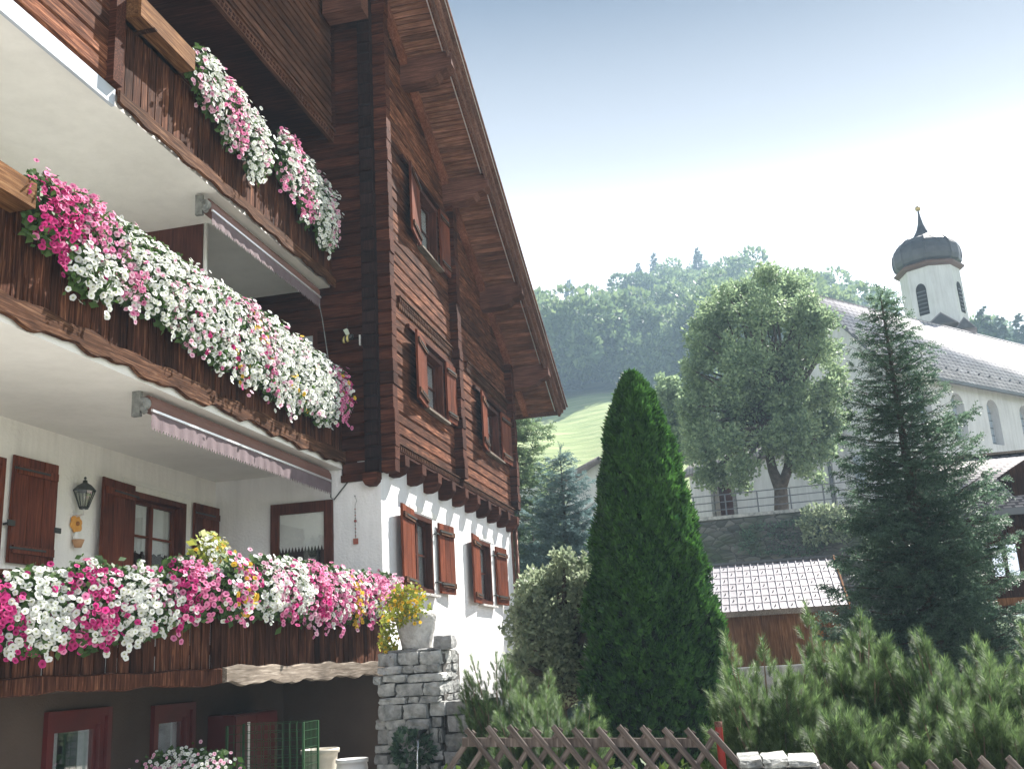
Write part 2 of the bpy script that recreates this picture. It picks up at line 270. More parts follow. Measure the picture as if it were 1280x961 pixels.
# ---------------------------------------------------------------- mesh helpers
def link(o, parent=None):
    col.objects.link(o)
    if parent is not None: o.parent = parent
    return o
def tag(o, label=None, cat=None, group=None, kind=None):
    if label: o['label'] = label
    if cat: o['category'] = cat
    if group: o['group'] = group
    if kind: o['kind'] = kind
    return o
def empty(name, loc, label, cat, group=None):
    o = bpy.data.objects.new(name, None); o.location = loc; o.empty_display_size = 0.2; link(o); tag(o, label, cat, group); return o
def under(o, parent):
    """o is built in world coordinates: keep it there when its thing's base is elsewhere"""
    o.parent = parent
    p = parent; off = Vector((0, 0, 0))
    while p is not None: off += Vector(p.location); p = p.parent
    o.location = Vector(o.location) - off
    return o
class MB:
    def __init__(s): s.v = []; s.f = []; s.mi = []
    def add(s, vs, fs, mi=0):
        k = len(s.v); s.v += [tuple(float(c) for c in v) for v in vs]; s.f += [tuple(i+k for i in f) for f in fs]; s.mi += [mi]*len(fs)
    def box(s, x0, x1, y0, y1, z0, z1, mi=0):
        x0, x1 = min(x0, x1), max(x0, x1); y0, y1 = min(y0, y1), max(y0, y1); z0, z1 = min(z0, z1), max(z0, z1)
        s.add([(x0, y0, z0), (x1, y0, z0), (x1, y1, z0), (x0, y1, z0), (x0, y0, z1), (x1, y0, z1), (x1, y1, z1), (x0, y1, z1)],
              [(0, 3, 2, 1), (4, 5, 6, 7), (0, 1, 5, 4), (1, 2, 6, 5), (2, 3, 7, 6), (3, 0, 4, 7)], mi)
    def obox(s, c, ax, ay, az, mi=0):
        """box round centre c with half-extent vectors ax, ay, az"""
        c, ax, ay, az = (np.array(t, float) for t in (c, ax, ay, az))
        V = [c+i*ax+j*ay+k*az for k in (-1, 1) for i, j in ((-1, -1), (1, -1), (1, 1), (-1, 1))]
        F = [(0, 3, 2, 1), (4, 5, 6, 7), (0, 1, 5, 4), (1, 2, 6, 5), (2, 3, 7, 6), (3, 0, 4, 7)]
        if np.dot(np.cross(ax, ay), az) < 0: F = [f[::-1] for f in F]
        s.add(V, F, mi)
    def bar(s, a, b, w, h, up=(0, 0, 1), mi=0):
        a, b = np.array(a, float), np.array(b, float); d = b-a; L = np.linalg.norm(d); d /= L
        u = np.array(up, float); sx = np.cross(d, u); sx /= np.linalg.norm(sx)+1e-9; u = np.cross(sx, d)
        s.obox((a+b)/2, d*L/2, sx*w/2, u*h/2, mi)
    def prism(s, poly, a, b, mi=0):
        """poly: list of 3D points; extruded by vector b-a"""
        d = np.array(b, float)-np.array(a, float); n = len(poly)
        s.add([np.array(p, float) for p in poly]+[np.array(p, float)+d for p in poly],
              [tuple(range(n))[::-1], tuple(range(n, 2*n))]+[(i, (i+1) % n, n+(i+1) % n, n+i) for i in range(n)], mi)
    def tube(s, pts, rad, n=8, mi=0, cap=True):
        pts = [np.array(p, float) for p in pts]; rad = rad if hasattr(rad, '__len__') else [rad]*len(pts)
        rings = []
        for i, p in enumerate(pts):
            d = pts[min(i+1, len(pts)-1)]-pts[max(i-1, 0)]; d /= np.linalg.norm(d)+1e-9
            a = np.array((0, 0, 1.)) if abs(d[2]) < .9 else np.array((1., 0, 0)); u = np.cross(d, a); u /= np.linalg.norm(u); w = np.cross(d, u)
            rings.append([p+rad[i]*(math.cos(2*math.pi*k/n)*u+math.sin(2*math.pi*k/n)*w) for k in range(n)])
        V = [q for r in rings for q in r]; F = []
        for i in range(len(pts)-1):
            for k in range(n): F.append((i*n+k, i*n+(k+1) % n, (i+1)*n+(k+1) % n, (i+1)*n+k))
        if cap: F += [tuple(range(n))[::-1], tuple(range((len(pts)-1)*n, len(pts)*n))]
        s.add(V, F, mi)
    def lathe(s, c, prof, n=24, mi=0, a0=0.0):
        c = np.array(c, float); V = []; F = []
        for r, z in prof: V += [c+np.array((r*math.cos(a0+2*math.pi*k/n), r*math.sin(a0+2*math.pi*k/n), z)) for k in range(n)]
        for i in range(len(prof)-1):
            for k in range(n): F.append((i*n+k, i*n+(k+1) % n, (i+1)*n+(k+1) % n, (i+1)*n+k))
        s.add(V, F, mi)
    def data(s, name, mats, smooth=False):
        me = bpy.data.meshes.new(name); me.from_pydata(s.v, [], s.f)
        for m in (mats if isinstance(mats, (list, tuple)) else [mats]): me.materials.append(m)
        me.polygons.foreach_set('material_index', s.mi)
        if smooth: me.polygons.foreach_set('use_smooth', [True]*len(s.f))
        me.update(); return me
    def build(s, name, mats, parent=None, smooth=False, kind=None, loc=None):
        if loc is not None: s.v = [(v[0]-loc[0], v[1]-loc[1], v[2]-loc[2]) for v in s.v]
        o = bpy.data.objects.new(name, s.data(name, mats, smooth)); link(o)
        if loc is not None: o.location = loc
        if parent is not None: under(o, parent)
        if kind: o['kind'] = kind
        return o
def npmesh(name, V, F, mats, mi=None, smooth=False, uv=None):
    V = np.asarray(V, np.float32).reshape(-1, 3); F = np.asarray(F, np.int32); k = F.shape[1]; me = bpy.data.meshes.new(name)
    me.vertices.add(len(V)); me.vertices.foreach_set('co', V.ravel())
    me.loops.add(F.size); me.loops.foreach_set('vertex_index', F.ravel())
    me.polygons.add(len(F)); me.polygons.foreach_set('loop_start', np.arange(0, F.size, k, dtype=np.int32))
    for m in (mats if isinstance(mats, (list, tuple)) else [mats]): me.materials.append(m)
    if mi is not None: me.polygons.foreach_set('material_index', np.asarray(mi, np.int32))
    if smooth: me.polygons.foreach_set('use_smooth', np.ones(len(F), bool))
    if uv is not None:
        l = me.uv_layers.new(name='UVMap'); l.data.foreach_set('uv', np.asarray(uv, np.float32)[F.ravel()].ravel())
    me.update(calc_edges=True); me.validate(); return me
def npobj(name, me, parent=None, kind=None):
    o = bpy.data.objects.new(name, me); link(o)
    if parent is not None: under(o, parent)
    if kind: o['kind'] = kind
    return o
def unit(a): a = np.asarray(a, float); return a/(np.linalg.norm(a, axis=-1, keepdims=True)+1e-9)
def frames(fw, up):
    """rotation matrices with columns: side, forward(=fw), up-ish"""
    f = unit(fw); s = unit(np.cross(f, up)); u = np.cross(s, f)
    return np.stack([s, f, u], axis=-1)
def scatter(tv, tf, pos, rot, scl):
    """copies of a small template, joined"""
    n = len(pos); tv = np.asarray(tv, float); tf = np.asarray(tf)
    scl = np.asarray(scl, float); scl = scl[:, None, None] if scl.ndim == 1 else scl[:, None, :]
    V = np.einsum('nij,nkj->nki', rot, np.broadcast_to(tv[None], (n,)+tv.shape)*scl)+pos[:, None, :]
    F = (tf[None]+(np.arange(n)*len(tv))[:, None, None]).reshape(-1, tf.shape[1])
    return V.reshape(-1, 3), F
def rdir(n, r=None):
    r = r or rng; return unit(r.normal(size=(n, 3)))
LEAF_V = np.array([(0, 0, 0), (0.32, 0.45, 0.06), (0, 1, -0.06), (-0.32, 0.45, 0.06)]); LEAF_F = np.array([(0, 1, 2, 3)])
# ---------------------------------------------------------------- terrain: ground, terrace, meadow and forest hill
def skyline(az):  # slope of the hill top seen from the village against azimuth (degrees from +Y to the right)
    return np.interp(az, [-40, -22, -11.9, -10.5, -7.2, -6.3, -5.4, -4.2, -1.8, 2.2, 5.1, 7.2, 8.75, 12.5, 15.5, 30], [0.33, 0.35, 0.352, 0.342, 0.338, 0.364, 0.376, 0.394, 0.398, 0.386, 0.358, 0.337, 0.321, 0.278, 0.262, 0.22])
def hill_h(az, r):
    hb = 41.5 + (-az-8)*0.2                                # top of the meadow at r=165
    base = np.interp(r, [0, 52, 70, 95], [-1.6, -1.6, 6.5, 14.0])
    mead = np.where(r < 95, base, 14.0+(r-95)/(165-95)*(hb-14.0))
    top = skyline(az)*300-18
    forest = hb+(top-hb)*np.clip((r-165)/135.0, 0, 1)**1.0
    beyond = top-(r-300)*0.12
    return np.where(r < 165, mead, np.where(r < 300, forest, beyond))
AZ = np.linspace(-180, 180, 361); RR = np.concatenate([np.array([0.5, 6, 15, 25, 40, 55, 62, 68, 75, 85, 95]), np.linspace(105, 165, 13), np.linspace(175, 300, 14), np.array([330, 400, 520, 700, 1000, 1500])])
a2, r2 = np.meshgrid(AZ, RR); 
azc = np.where(np.abs(a2) > 60, np.sign(a2)*60, a2)
hh = hill_h(azc, r2); fade = np.clip((np.abs(a2)-60)/60, 0, 1); hh = hh*(1-fade)+np.minimum(hh, -1.6+r2*0.02)*fade
hh += np.where(r2 > 80, np.sin(a2*0.9+r2*0.05)*0.5+np.sin(a2*0.37-r2*0.021)*0.8, 0)
V = np.stack([r2*np.sin(np.radians(a2)), r2*np.cos(np.radians(a2)), hh], -1).reshape(-1, 3)
nA = len(AZ); idx = np.arange(len(V)).reshape(len(RR), nA)
F = np.stack([idx[:-1, :-1], idx[:-1, 1:], idx[1:, 1:], idx[1:, :-1]], -1).reshape(-1, 4)[:, ::-1]
npobj('ground', npmesh('ground', V, F, M['ground'], smooth=True), kind='structure')
b = MB(); b.box(-2.6, 40, -30, 7.0, -1.75, -1.594); b.box(-40, -2.6, -30, 1.99, -1.75, -1.5945); b.build('street', M['paving'], kind='structure')
M['soil'] = noisy('dry_garden_soil', (0.20, 0.17, 0.14), (0.32, 0.28, 0.24), 1.5, 0.95, 0.6, 20, 0.03)
b = MB(); b.box(-5.0, 14, 7.001, 36, -1.75, -1.5955); b.build('garden_bounce_ground', M['soil'], kind='structure')  # unseen sheet added so bounced light is brighter and less green
b = MB(); b.box(-7.2, -2.6, 2, 13.8, -1.75, -1.32); b.build('paved_terrace', M['paving'], kind='structure')
# churchyard terrace behind the retaining wall
def polyprism(name, pts, z0, z1, mat, kind='structure'):
    b = MB(); b.prism([(x, y, z0) for x, y in pts][::-1], (0, 0, z0), (0, 0, z1)); return b.build(name, mat, kind=kind)
polyprism('churchyard_ground', [(-6, 38.95), (13, 37.3), (60, 60), (60, 110), (-6, 75)], -2, 4.45, M['soil'])

# ---------------------------------------------------------------- the chalet
chalet = empty('chalet', (-7.5, 12.0, -1.6), 'large dark timber chalet with white ground floor, flowered balconies and steep overhanging roof', 'house')
XB, XW, YC, YE, XA, XK = -5.0, -4.93, 13.85, 22.3, -5.6, -7.6
RIDGE_Y, EAVE_Y = 8.4, 24.0
def zs(y): return 5.85+0.5*(24.0-y)      # underside of the roof, right slope
def wallx(b, x0, x1, ya, yb, za, zb, holes, mi=0):
    """wall between x0 and x1 with rectangular holes (y0,y1,z0,z1)"""
    ys = sorted({ya, yb, *[h[0] for h in holes], *[h[1] for h in holes]}); zz = sorted({za, zb, *[h[2] for h in holes], *[h[3] for h in holes]})
    for i in range(len(ys)-1):
        for j in range(len(zz)-1):
            cy, cz = (ys[i]+ys[i+1])/2, (zz[j]+zz[j+1])/2
            if any(h[0] < cy < h[1] and h[2] < cz < h[3] for h in holes): continue
            b.box(x0, x1, ys[i], ys[i+1], zz[j], zz[j+1], mi)
LOW = [(15.16, 16.24, 1.15, 2.36), (19.10, 20.16, 1.13, 2.34)]
MID = [(15.88, 17.02, 4.18, 5.26), (19.98, 21.18, 4.2, 5.27)]
UPP = [(15.82, 17.0, 7.05, 8.24)]
b = MB(); wallx(b, XB-0.35, XB, YC, YE-0.2, -2.2, 3.06, LOW); b.build('ground_floor_wall', M['plaster'], chalet)
b = MB(); b.box(XK, XA, YC, YC+0.3, 0.0, 2.862); b.box(XA, XB-0.352, YC, YC+0.3, 0.0, 2.74); b.box(XB-0.352, XB-0.002, YC-0.004, YC+0.01, 0.0, 2.74); b.build('side_wall', M['plaster'], chalet)
b = MB(); b.box(XK-2, XB-0.002, YC-0.012, YC+0.3, -2.2, -0.004); wallx(b, -6.8, -6.5, 2, YC-0.012, -2.2, -0.004, [(8.82, 9.68, -1.3, -0.27), (10.6, 11.33, -1.3, -0.30)]); b.build('plinth_wall', M['basement'], chalet)
BW = [(11.70, 13.02, 0.9, 2.42), (7.6, 9.35, 0.9, 2.42)]
b = MB(); wallx(b, XK-0.3, XK, 1.0, YC, 0.0, 2.86, BW); b.build('rear_wall', M['plaster_in'], chalet)
b = MB(); b.box(XK-0.3, XK, 1.0, YC, 3.06, 5.68); b.build('rear_wall', M['ceil'], chalet)
b = MB(); b.box(XK-0.3, XK, 1.0, YC, 5.88, 9.5); b.build('rear_wall', M['log_dark'], chalet)
# body of the house behind, so that nothing is open at the back
b = MB(); b.box(-13, XK-0.6, 0.5, YE-0.3, -2.2, 6.2); b.build('house_core', M['dark'], chalet)
b = MB(); b.box(-13, XB-0.4, YE-0.28, YE-0.22, -2.2, 6.4); b.build('east_wall', M['log_dark'], chalet)
b = MB(); b.box(-12.9, XA-0.2, 0.2, 0.4, -2.2, 9.2); b.build('west_wall', M['log_dark'], chalet)
# ceilings / slabs
b = MB(); b.box(XK-0.3, XA+0.02, 1.0, YC-0.004, 2.86, 3.05); sm_ = b.build('balcony_slab', M['ceil'], chalet)
b = MB(); b.box(XK-0.3, -5.74, 1.0, YC-0.004, 5.69, 5.87); su_ = b.build('balcony_slab', M['ceil'], chalet)
b = MB(); b.box(-5.739, -5.70, 1.0, 8.2, 5.64, 5.83); b.build('slab_edge_board', M['fascia'], chalet)
b = MB(); b.box(XK-0.3, -5.7, 1.0, YC-0.004, 8.30, 8.4); b.build('attic_floor', M['log_dark'], chalet)
b = MB()
b.prism([(-5.2, 9.6, -0.02), (-5.06, YC-0.02, -0.02), (-6.5, YC-0.02, -0.02), (-6.5, 9.6, -0.02)], (0, 0, 0), (0, 0, 0.14))
b.prism([(-6.62, 6.7, -0.02), (-5.2, 9.598, -0.02), (-6.5, 9.598, -0.02), (-7.6, 6.7, -0.02)], (0, 0, 0), (0, 0, 0.14))
b.box(XK, -6.5, 5, YC-0.02, -0.02, 0.12)
low_slab = b.build('balcony_slab', M['basement'], chalet)
b = MB(); b.box(XK, -6.5, 5, YC-0.03, 0.1205, 0.14); b.prism([(-5.3, 9.6, 0.1205), (-5.16, YC-0.03, 0.1205), (-6.499, YC-0.03, 0.1205), (-6.499, 9.6, 0.1205)], (0, 0, 0), (0, 0, 0.02)); b.build('unseen_bounce_floor', M['paving'], low_slab)  # unseen pale floor layer added to bounce light into the loggia

# log side wall between the loggias and the gable corner (faces the viewer), with log ends
z = 2.76; k = 0
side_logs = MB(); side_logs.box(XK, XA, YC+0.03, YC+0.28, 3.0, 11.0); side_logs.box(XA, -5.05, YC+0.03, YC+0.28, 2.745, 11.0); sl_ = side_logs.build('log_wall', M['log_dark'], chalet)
def logbar(name, x0, x1, y0, y1, z0, z1, mat, parent, axis):
    """log with softened edges; axis = direction it runs"""
    b = MB(); c = 0.022
    if axis == 'X':
        poly = [(x0, y0, z0+c), (x0, y0+c, z0), (x0, y1, z0), (x0, y1, z1), (x0, y0+c, z1), (x0, y0, z1-c)]
        b.prism(poly, (x0, 0, 0), (x1, 0, 0))
    else:
        poly = [(x1-c, y0, z0), (x1, y0, z0+c*1.3), (x1, y0, z1-c*0.5), (x1-c*0.6, y0, z1), (x0, y0, z1), (x0, y0, z0)]
        b.prism(poly, (0, y0, 0), (0, y1, 0))
    return b.build(name, mat, parent, loc=((x0+x1)/2, (y0+y1)/2, (z0+z1)/2))
LH = 0.19
i = 0
while z < 10.9:
    h = LH+rnd.uniform(-0.008, 0.008); z1 = min(z+h, zs(YC)-0.02)
    xl = XA+0.035 if z < 8.3 else -5.62
    if z > 3.05 and z < 8.28: xl = -7.55
    dy = rnd.uniform(-0.006, 0.006)
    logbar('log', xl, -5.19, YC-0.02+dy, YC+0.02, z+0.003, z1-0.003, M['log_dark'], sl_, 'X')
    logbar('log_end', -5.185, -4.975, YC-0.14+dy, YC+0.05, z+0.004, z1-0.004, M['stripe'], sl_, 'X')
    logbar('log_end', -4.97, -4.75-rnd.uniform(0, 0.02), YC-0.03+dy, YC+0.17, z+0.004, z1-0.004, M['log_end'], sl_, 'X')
    z = z1; i += 1
# base beams under the corner
b = MB(); b.box(XA+0.01, -4.99, YC-0.05, YC+0.02, 2.66, 2.758); b.build('sill_beam', M['log_dark'], sl_)
b = MB(); b.prism([(-5.2, 0, 2.74), (-4.98, 0, 2.74), (-4.99, 0, 2.62), (-5.05, 0, 2.56), (-5.16, 0, 2.56), (-5.2, 0, 2.62)], (0, YC-0.2, 0), (0, YC-0.02, 0))
b.v = [(v[0], v[1]+YC-0.2, v[2]) for v in b.v]
b.build('corner_corbel', M['log_end'], sl_)

# gable front log wall
bw = MB(); 
gz = 3.07
wallx(bw, XW-0.25, XW-0.05, YC+0.1, YE, 3.07, 5.9, MID)
wallx(bw, XW-0.25, XW-0.05, YC+0.1, 21.5, 5.9, 6.9, [])
wallx(bw, XW-0.25, XW-0.05, YC+0.1, 19.4, 6.9, 8.3, UPP)
wallx(bw, XW-0.25, XW-0.05, YC+0.1, 16.5, 8.3, 9.5, [])
bw.box(XW-0.25, XW-0.05, YC+0.1, 14.6, 9.5, 10.5)
gw = bw.build('log_wall', M['log'], chalet)
C2, C3 = (17.62, 17.86), (22.06, 22.3)
z = 3.27; row = 0
while z < 10.8:
    h = 0.185+rnd.uniform(-0.012, 0.012); z1 = z+h
    ymax = min(YE, 24.0-(z1+0.02-5.85)/0.5)
    for (ya, yb) in ((YC+0.17, C2[0]), (C2[1], C3[0])):
        segs = [(ya, min(yb, ymax))]
        for (h0, h1, q0, q1) in MID+UPP:
            if z1 > q0+0.03 and z < q1-0.02:
                ns = []
                for (s0, s1) in segs:
                    if h1 <= s0 or h0 >= s1: ns.append((s0, s1)); continue
                    if h0-s0 > 0.1: ns.append((s0, h0))
                    if s1-h1 > 0.1: ns.append((h1, s1))
                segs = ns
        for (s0, s1) in segs:
            if s1-s0 > 0.12: logbar('log', XW-0.1, XW+rnd.uniform(-0.008, 0.01), s0, s1, z+0.003, z1-0.003, M['log'], gw, 'Y')
    for (c0, c1) in (C2, C3):
        if z1 < zs(c1)-0.05:
            logbar('log_end', XW-0.12, -4.77+rnd.uniform(-0.015, 0.01), c0+rnd.uniform(-0.01, 0.01), c1, z+0.004, z1-0.004, M['log_end'], gw, 'X')
    z = z1; row += 1
# decorated friezes: a moulded board with a row of teeth
def frieze(z0, ya, yb, depth=0.06, tooth=0.085):
    b = MB(); b.box(XW-0.1, XW+depth, ya, yb, z0+0.10, z0+0.19); f = b.build('frieze_board', M['log_end'], gw)
    b = MB(); b.box(XW-0.1, XW+depth+0.025, ya, yb, z0+0.192, z0+0.215); b.build('moulding', M['trim'], f)
    b = MB(); n = int((yb-ya)/tooth)
    for i in range(n):
        y = ya+i*tooth
        b.prism([(0, y, z0+0.098), (0, y+tooth*0.9, z0+0.098), (0, y+tooth*0.75, z0+0.03), (0, y+tooth*0.45, z0), (0, y+tooth*0.15, z0+0.03)], (0, 0, 0), (depth*0.8, 0, 0))
        b.box(depth+0.1, depth+0.112, y+0.01, y+tooth*0.5, z0+0.12, z0+0.17)
    b.v = [((v[0]+XW) if v[0] < 0.1 else v[0]-0.1+XW, v[1], v[2]) for v in b.v]
    t = b.build('carved_teeth', M['trim'], f, kind='stuff')
frieze(3.06, YC+0.18, C2[0]); frieze(3.06, C2[1], C3[0])
frieze(5.50, 14.6, C2[0], 0.04); frieze(5.52, 18.6, C3[0], 0.04)
for i in range(10):
    y = 14.2+i*0.83; b = MB()
    b.prism([(XB-0.05, y, 3.06), (-4.74, y, 3.06), (-4.74, y, 2.9), (-4.80, y, 2.80), (-4.90, y, 2.76), (XB-0.05, y, 2.76)], (0, 0, 0), (0, 0.2, 0))
    b.build('joist_end', M['log_end'], gw)
b = MB(); b.box(XB+0.002, -4.8, YC+0.17, YE, 3.0605, 3.085); b.build('underside_board', M['log_end'], gw)

# ---------------------------------------------------------------- windows and shutters
def window_x(x, y0, y1, z0, z1, parent, curtain=True, deep=0.14, sill=True, fr=M['frame'], nbar=1, style='net', glass=None, cases=2):
    """window in a wall that faces +X; x = wall face"""
    b = MB(); w = 0.075; xi = x-deep
    b.box(xi-0.06, x+0.015, y0, y0+w, z0, z1); b.box(xi-0.06, x+0.015, y1-w, y1, z0, z1)
    b.box(xi-0.06, x+0.013, y0+w, y1-w, z0, z0+w); b.box(xi-0.06, x+0.013, y0+w, y1-w, z1-w, z1)
    f = b.build('window', fr, parent)
    ym = (y0+y1)/2
    for (a, c) in ((y0+w, ym), (ym, y1-w)) if cases == 2 else ((y0+w, y1-w),):
        b = MB(); s = 0.045
        b.box(xi-0.03, xi+0.02, a, a+s, z0+w, z1-w); b.box(xi-0.03, xi+0.02, c-s, c, z0+w, z1-w)
        b.box(xi-0.03, xi+0.018, a+s, c-s, z0+w, z0+w+s); b.box(xi-0.03, xi+0.018, a+s, c-s, z1-w-s, z1-w)
        for q in range(nbar):
            zz = z0+w+(z1-z0-2*w)*(q+1)/(nbar+1); b.box(xi-0.015, xi+0.012, a+s, c-s, zz-0.014, zz+0.014)
        b.build('casement', fr, f)
        b = MB(); b.box(xi-0.004, xi+0.002, a+s, c-s, z0+w+s, z1-w-s); b.build('pane', glass or M['glass'], f)
    if curtain: curtain_x(xi-0.045, y0+w, y1-w, z0+w, z1-w, f, style)
    b = MB(); b.box(xi-0.75, xi-0.7, y0-0.05, y1+0.05, z0-0.05, z1+0.05); b.box(xi-0.7, xi-0.07, y0-0.05, y0-0.02, z0, z1); b.box(xi-0.7, xi-0.07, y1+0.02, y1+0.05, z0, z1)
    b.box(xi-0.7, xi-0.07, y0, y1, z0-0.04, z0-0.01); b.box(xi-0.7, xi-0.07, y0, y1, z1+0.01, z1+0.04); b.build('dark_room_backing', M['dark'], f)  # shallow backing box, darkness of the unlit room put into its colour
    if sill:
        b = MB(); b.box(x-0.05, x+0.10, y0-0.06, y1+0.06, z0-0.05, z0-0.012); b.build('window_sill', M['trim_grey'] if sill != 'stone' else M['concrete'], f)
    return f
def curtain_x(x, y0, y1, z0, z1, parent, style):
    n = int((y1-y0)/0.025)+1; V = []; F = []
    zb = {'net': z0, 'half': z0+(z1-z0)*0.5, 'sides': z0}[style]
    k = 0
    for i in range(n+1):
        y = y0+(y1-y0)*i/n; xx = x+0.022*math.sin(i*1.9)+0.01*math.sin(i*0.7)
        zz = zb+(0.05*abs(math.sin(i*0.55)) if style == 'half' else 0)
        V += [(xx, y, zz), (xx, y, z1)]
    for i in range(n):
        t = (i+0.5)/n
        if style == 'sides' and 0.3 < t < 0.7: continue
        F.append((2*i, 2*i+2, 2*i+3, 2*i+1))
    b = MB(); b.add(V, F); b.build('curtain', M['curtain'], parent, smooth=True)
def shutter_x(x, y0, y1, z0, z1, parent, mat, ang=0.0, hinge='l', batten=None, label=None):
    """board shutter lying open against a wall that faces +X, tilted by ang"""
    W = y1-y0; n = 3; f = None
    hy = y0 if hinge == 'l' else y1; sg = 1 if hinge == 'l' else -1
    b = MB(); b.box(0, 0.02, 0, sg*W, 0.0, z1-z0)
    o = b.build('shutter', mat, None); 
    for i in range(n):
        b = MB(); a, c = i*W/n+0.004, (i+1)*W/n-0.004
        dz = rnd.uniform(-0.004, 0.004)
        b.box(0.021, 0.036+rnd.uniform(0, 0.003), sg*a, sg*c, 0.004+dz, z1-z0-0.004+dz); q = b.build('plank', mat, None); q.parent = o
    for zz in (0.10, z1-z0-0.2):
        b = MB(); b.prism([(0.038, 0.03*sg, zz), (0.038, (W-0.03)*sg, zz), (0.038, (W-0.03)*sg, zz+0.085), (0.038, 0.03*sg, zz+0.085)], (0, 0, 0), (0.028, 0, 0))
        q = b.build('batten', batten or M['trim'], None); q.parent = o
    for zz in (0.16, z1-z0-0.14):
        b = MB(); b.box(0.066, 0.074, -0.04*sg, W*0.75*sg, zz-0.018, zz+0.004) ; q = b.build('hinge_strap', M['iron'], None); q.parent = o
    o.location = (x+0.03, hy, z0); o.rotation_euler = (0, 0, -sg*ang)
    under(o, parent)
    if label: o['label'] = label
    return o
for (h, s1, s2) in ((LOW[0], (14.36, 15.14), (16.47, 17.2)), (LOW[1], (18.33, 19.08), (20.42, 21.15))):
    window_x(XB, *h, chalet, sill='stone', style='net', deep=0.10)
    shutter_x(XB, *s1, h[2]-0.02, h[3]+0.02, chalet, M['shutter'], 0.10, 'r')
    shutter_x(XB, *s2, h[2]+0.03, h[3]-0.02, chalet, M['shutter'], 0.06, 'l')
    b = MB(); b.box(XB-0.12, XB-0.02, h[0], h[1], h[3]+0.003, h[3]+0.012); b.box(XB, XB+0.012, h[0]-0.05, h[1]+0.28, h[3]+0.03, h[3]+0.12); b.build('lintel_band', M['plaster_in'], chalet)
    for zz in (h[2]+0.2, h[3]-0.22):
        b = MB(); b.bar((XB, h[1]+0.1, zz), (XB+0.07, h[1]+0.1, zz), 0.02, 0.02); b.bar((XB+0.07, h[1]+0.02, zz), (XB+0.07, h[1]+0.24, zz), 0.012, 0.025); b.build('shutter_stay', M['iron'], chalet)
for (h, s1, s2) in ((MID[0], (15.04, 15.86), (17.05, 17.58)), (MID[1], (19.2, 19.96), (21.24, 21.98)), (UPP[0], (15.02, 15.8), (17.04, 17.56))):
    window_x(XW, *h, chalet, sill=True, style='net')
    shutter_x(XW, *s1, h[2]-0.04, h[3]+0.02, chalet, M['shutter'], 0.13, 'r')
    shutter_x(XW, *s2, h[2]+0.02, h[3]+0.04, chalet, M['shutter'], 0.05, 'l')
    b = MB(); b.box(XW+0.005, XW+0.07, h[0]-0.9, h[1]+0.55, h[3]+0.03, h[3]+0.10); b.build('lintel_board', M['log_end'], chalet)
# loggia windows on the rear wall
window_x(XK, *BW[0], chalet, fr=M['shutter_in'], style='half', nbar=2, glass=M['glass_in']); window_x(XK, *BW[1], chalet, fr=M['shutter_in'], style='sides')
shutter_x(XK, 9.42, 10.12, 1.32, 2.47, chalet, M['shutter_in'], 0.03, 'l', M['shutter_in'])
shutter_x(XK, 10.93, 11.68, 0.95, 2.47, chalet, M['shutter_in'], 0.08, 'r', M['shutter_in'])
shutter_x(XK, 13.17, 13.84, 1.0, 2.46, chalet, M['shutter_in'], 0.02, 'l', M['shutter_in'])
for y in (9.38, 10.14, 13.1):
    b = MB(); b.bar((XK, y, 1.72), (XK+0.09, y+0.03, 1.74), 0.02, 0.02); b.box(XK+0.08, XK+0.095, y-0.04, y+0.07, 1.70, 1.76); b.build('shutter_stay', M['iron'], chalet)
b = MB(); b.box(XK, XK+0.02, 11.5, 13.1, 2.5, 2.56); b.build('lintel_band', M['ceil'], chalet)
# door to the lower balcony in the side wall (faces the viewer)
b = MB(); dx0, dx1 = -6.69, -5.73
for (a, c, zz0, zz1) in ((dx0, dx0+0.13, 0.1, 2.43), (dx1-0.13, dx1, 0.1, 2.43), (dx0+0.13, dx1-0.13, 2.27, 2.43), (dx0+0.13, dx1-0.13, 0.1, 0.5)): b.box(a, c, YC-0.05, YC+0.02, zz0, zz1)
d = b.build('balcony_door', M['frame'], chalet)
b = MB(); b.box(dx0+0.13, dx1-0.13, YC-0.022, YC-0.016, 0.5, 2.27); b.build('pane', M['glass_in'], d)
b = MB(); b.box(dx0+0.1, dx1-0.1, YC-0.0075, YC-0.005, 0.45, 2.3); b.build('dark_room_backing', M['dark'], d)  # flat sheet on the wall, coloured near-black for an unlit room
b = MB(); n = 14; W = dx1-dx0-0.26
for i in range(n):
    x0 = dx0+0.13+W*i/n; x1 = x0+W/n; b.add([(x0, YC-0.012, 2.27), (x1, YC-0.012, 2.27), (x1, YC-0.012, 1.80), ((x0+x1)/2, YC-0.012, 1.72), (x0, YC-0.012, 1.80)], [(0, 1, 2, 3, 4)])
b.build('curtain', M['curtain'], d)
# middle loggia: partition, pole, window in the side wall
b = MB(); b.box(XK, -6.34, 11.1, 11.14, 3.06, 5.685); b.build('partition_panel', M['partition'], chalet)
b = MB(); b.tube([(-6.31, 11.12, 3.05), (-6.31, 11.12, 5.69)], 0.028, 10); b.build('partition_post', M['white'], chalet, smooth=True)
b = MB(); b.box(-7.1, -5.95, YC-0.03, YC-0.012, 3.1, 5.05); w = b.build('loggia_door', M['frame'], chalet)
b = MB(); b.box(-7.0, -6.02, YC-0.036, YC-0.031, 3.9, 4.95); b.build('pane', M['glass'], w)
b = MB(); b.box(-7.0, -6.02, YC-0.0305, YC-0.0302, 3.9, 4.95); b.build('curtain', M['curtain'], w)

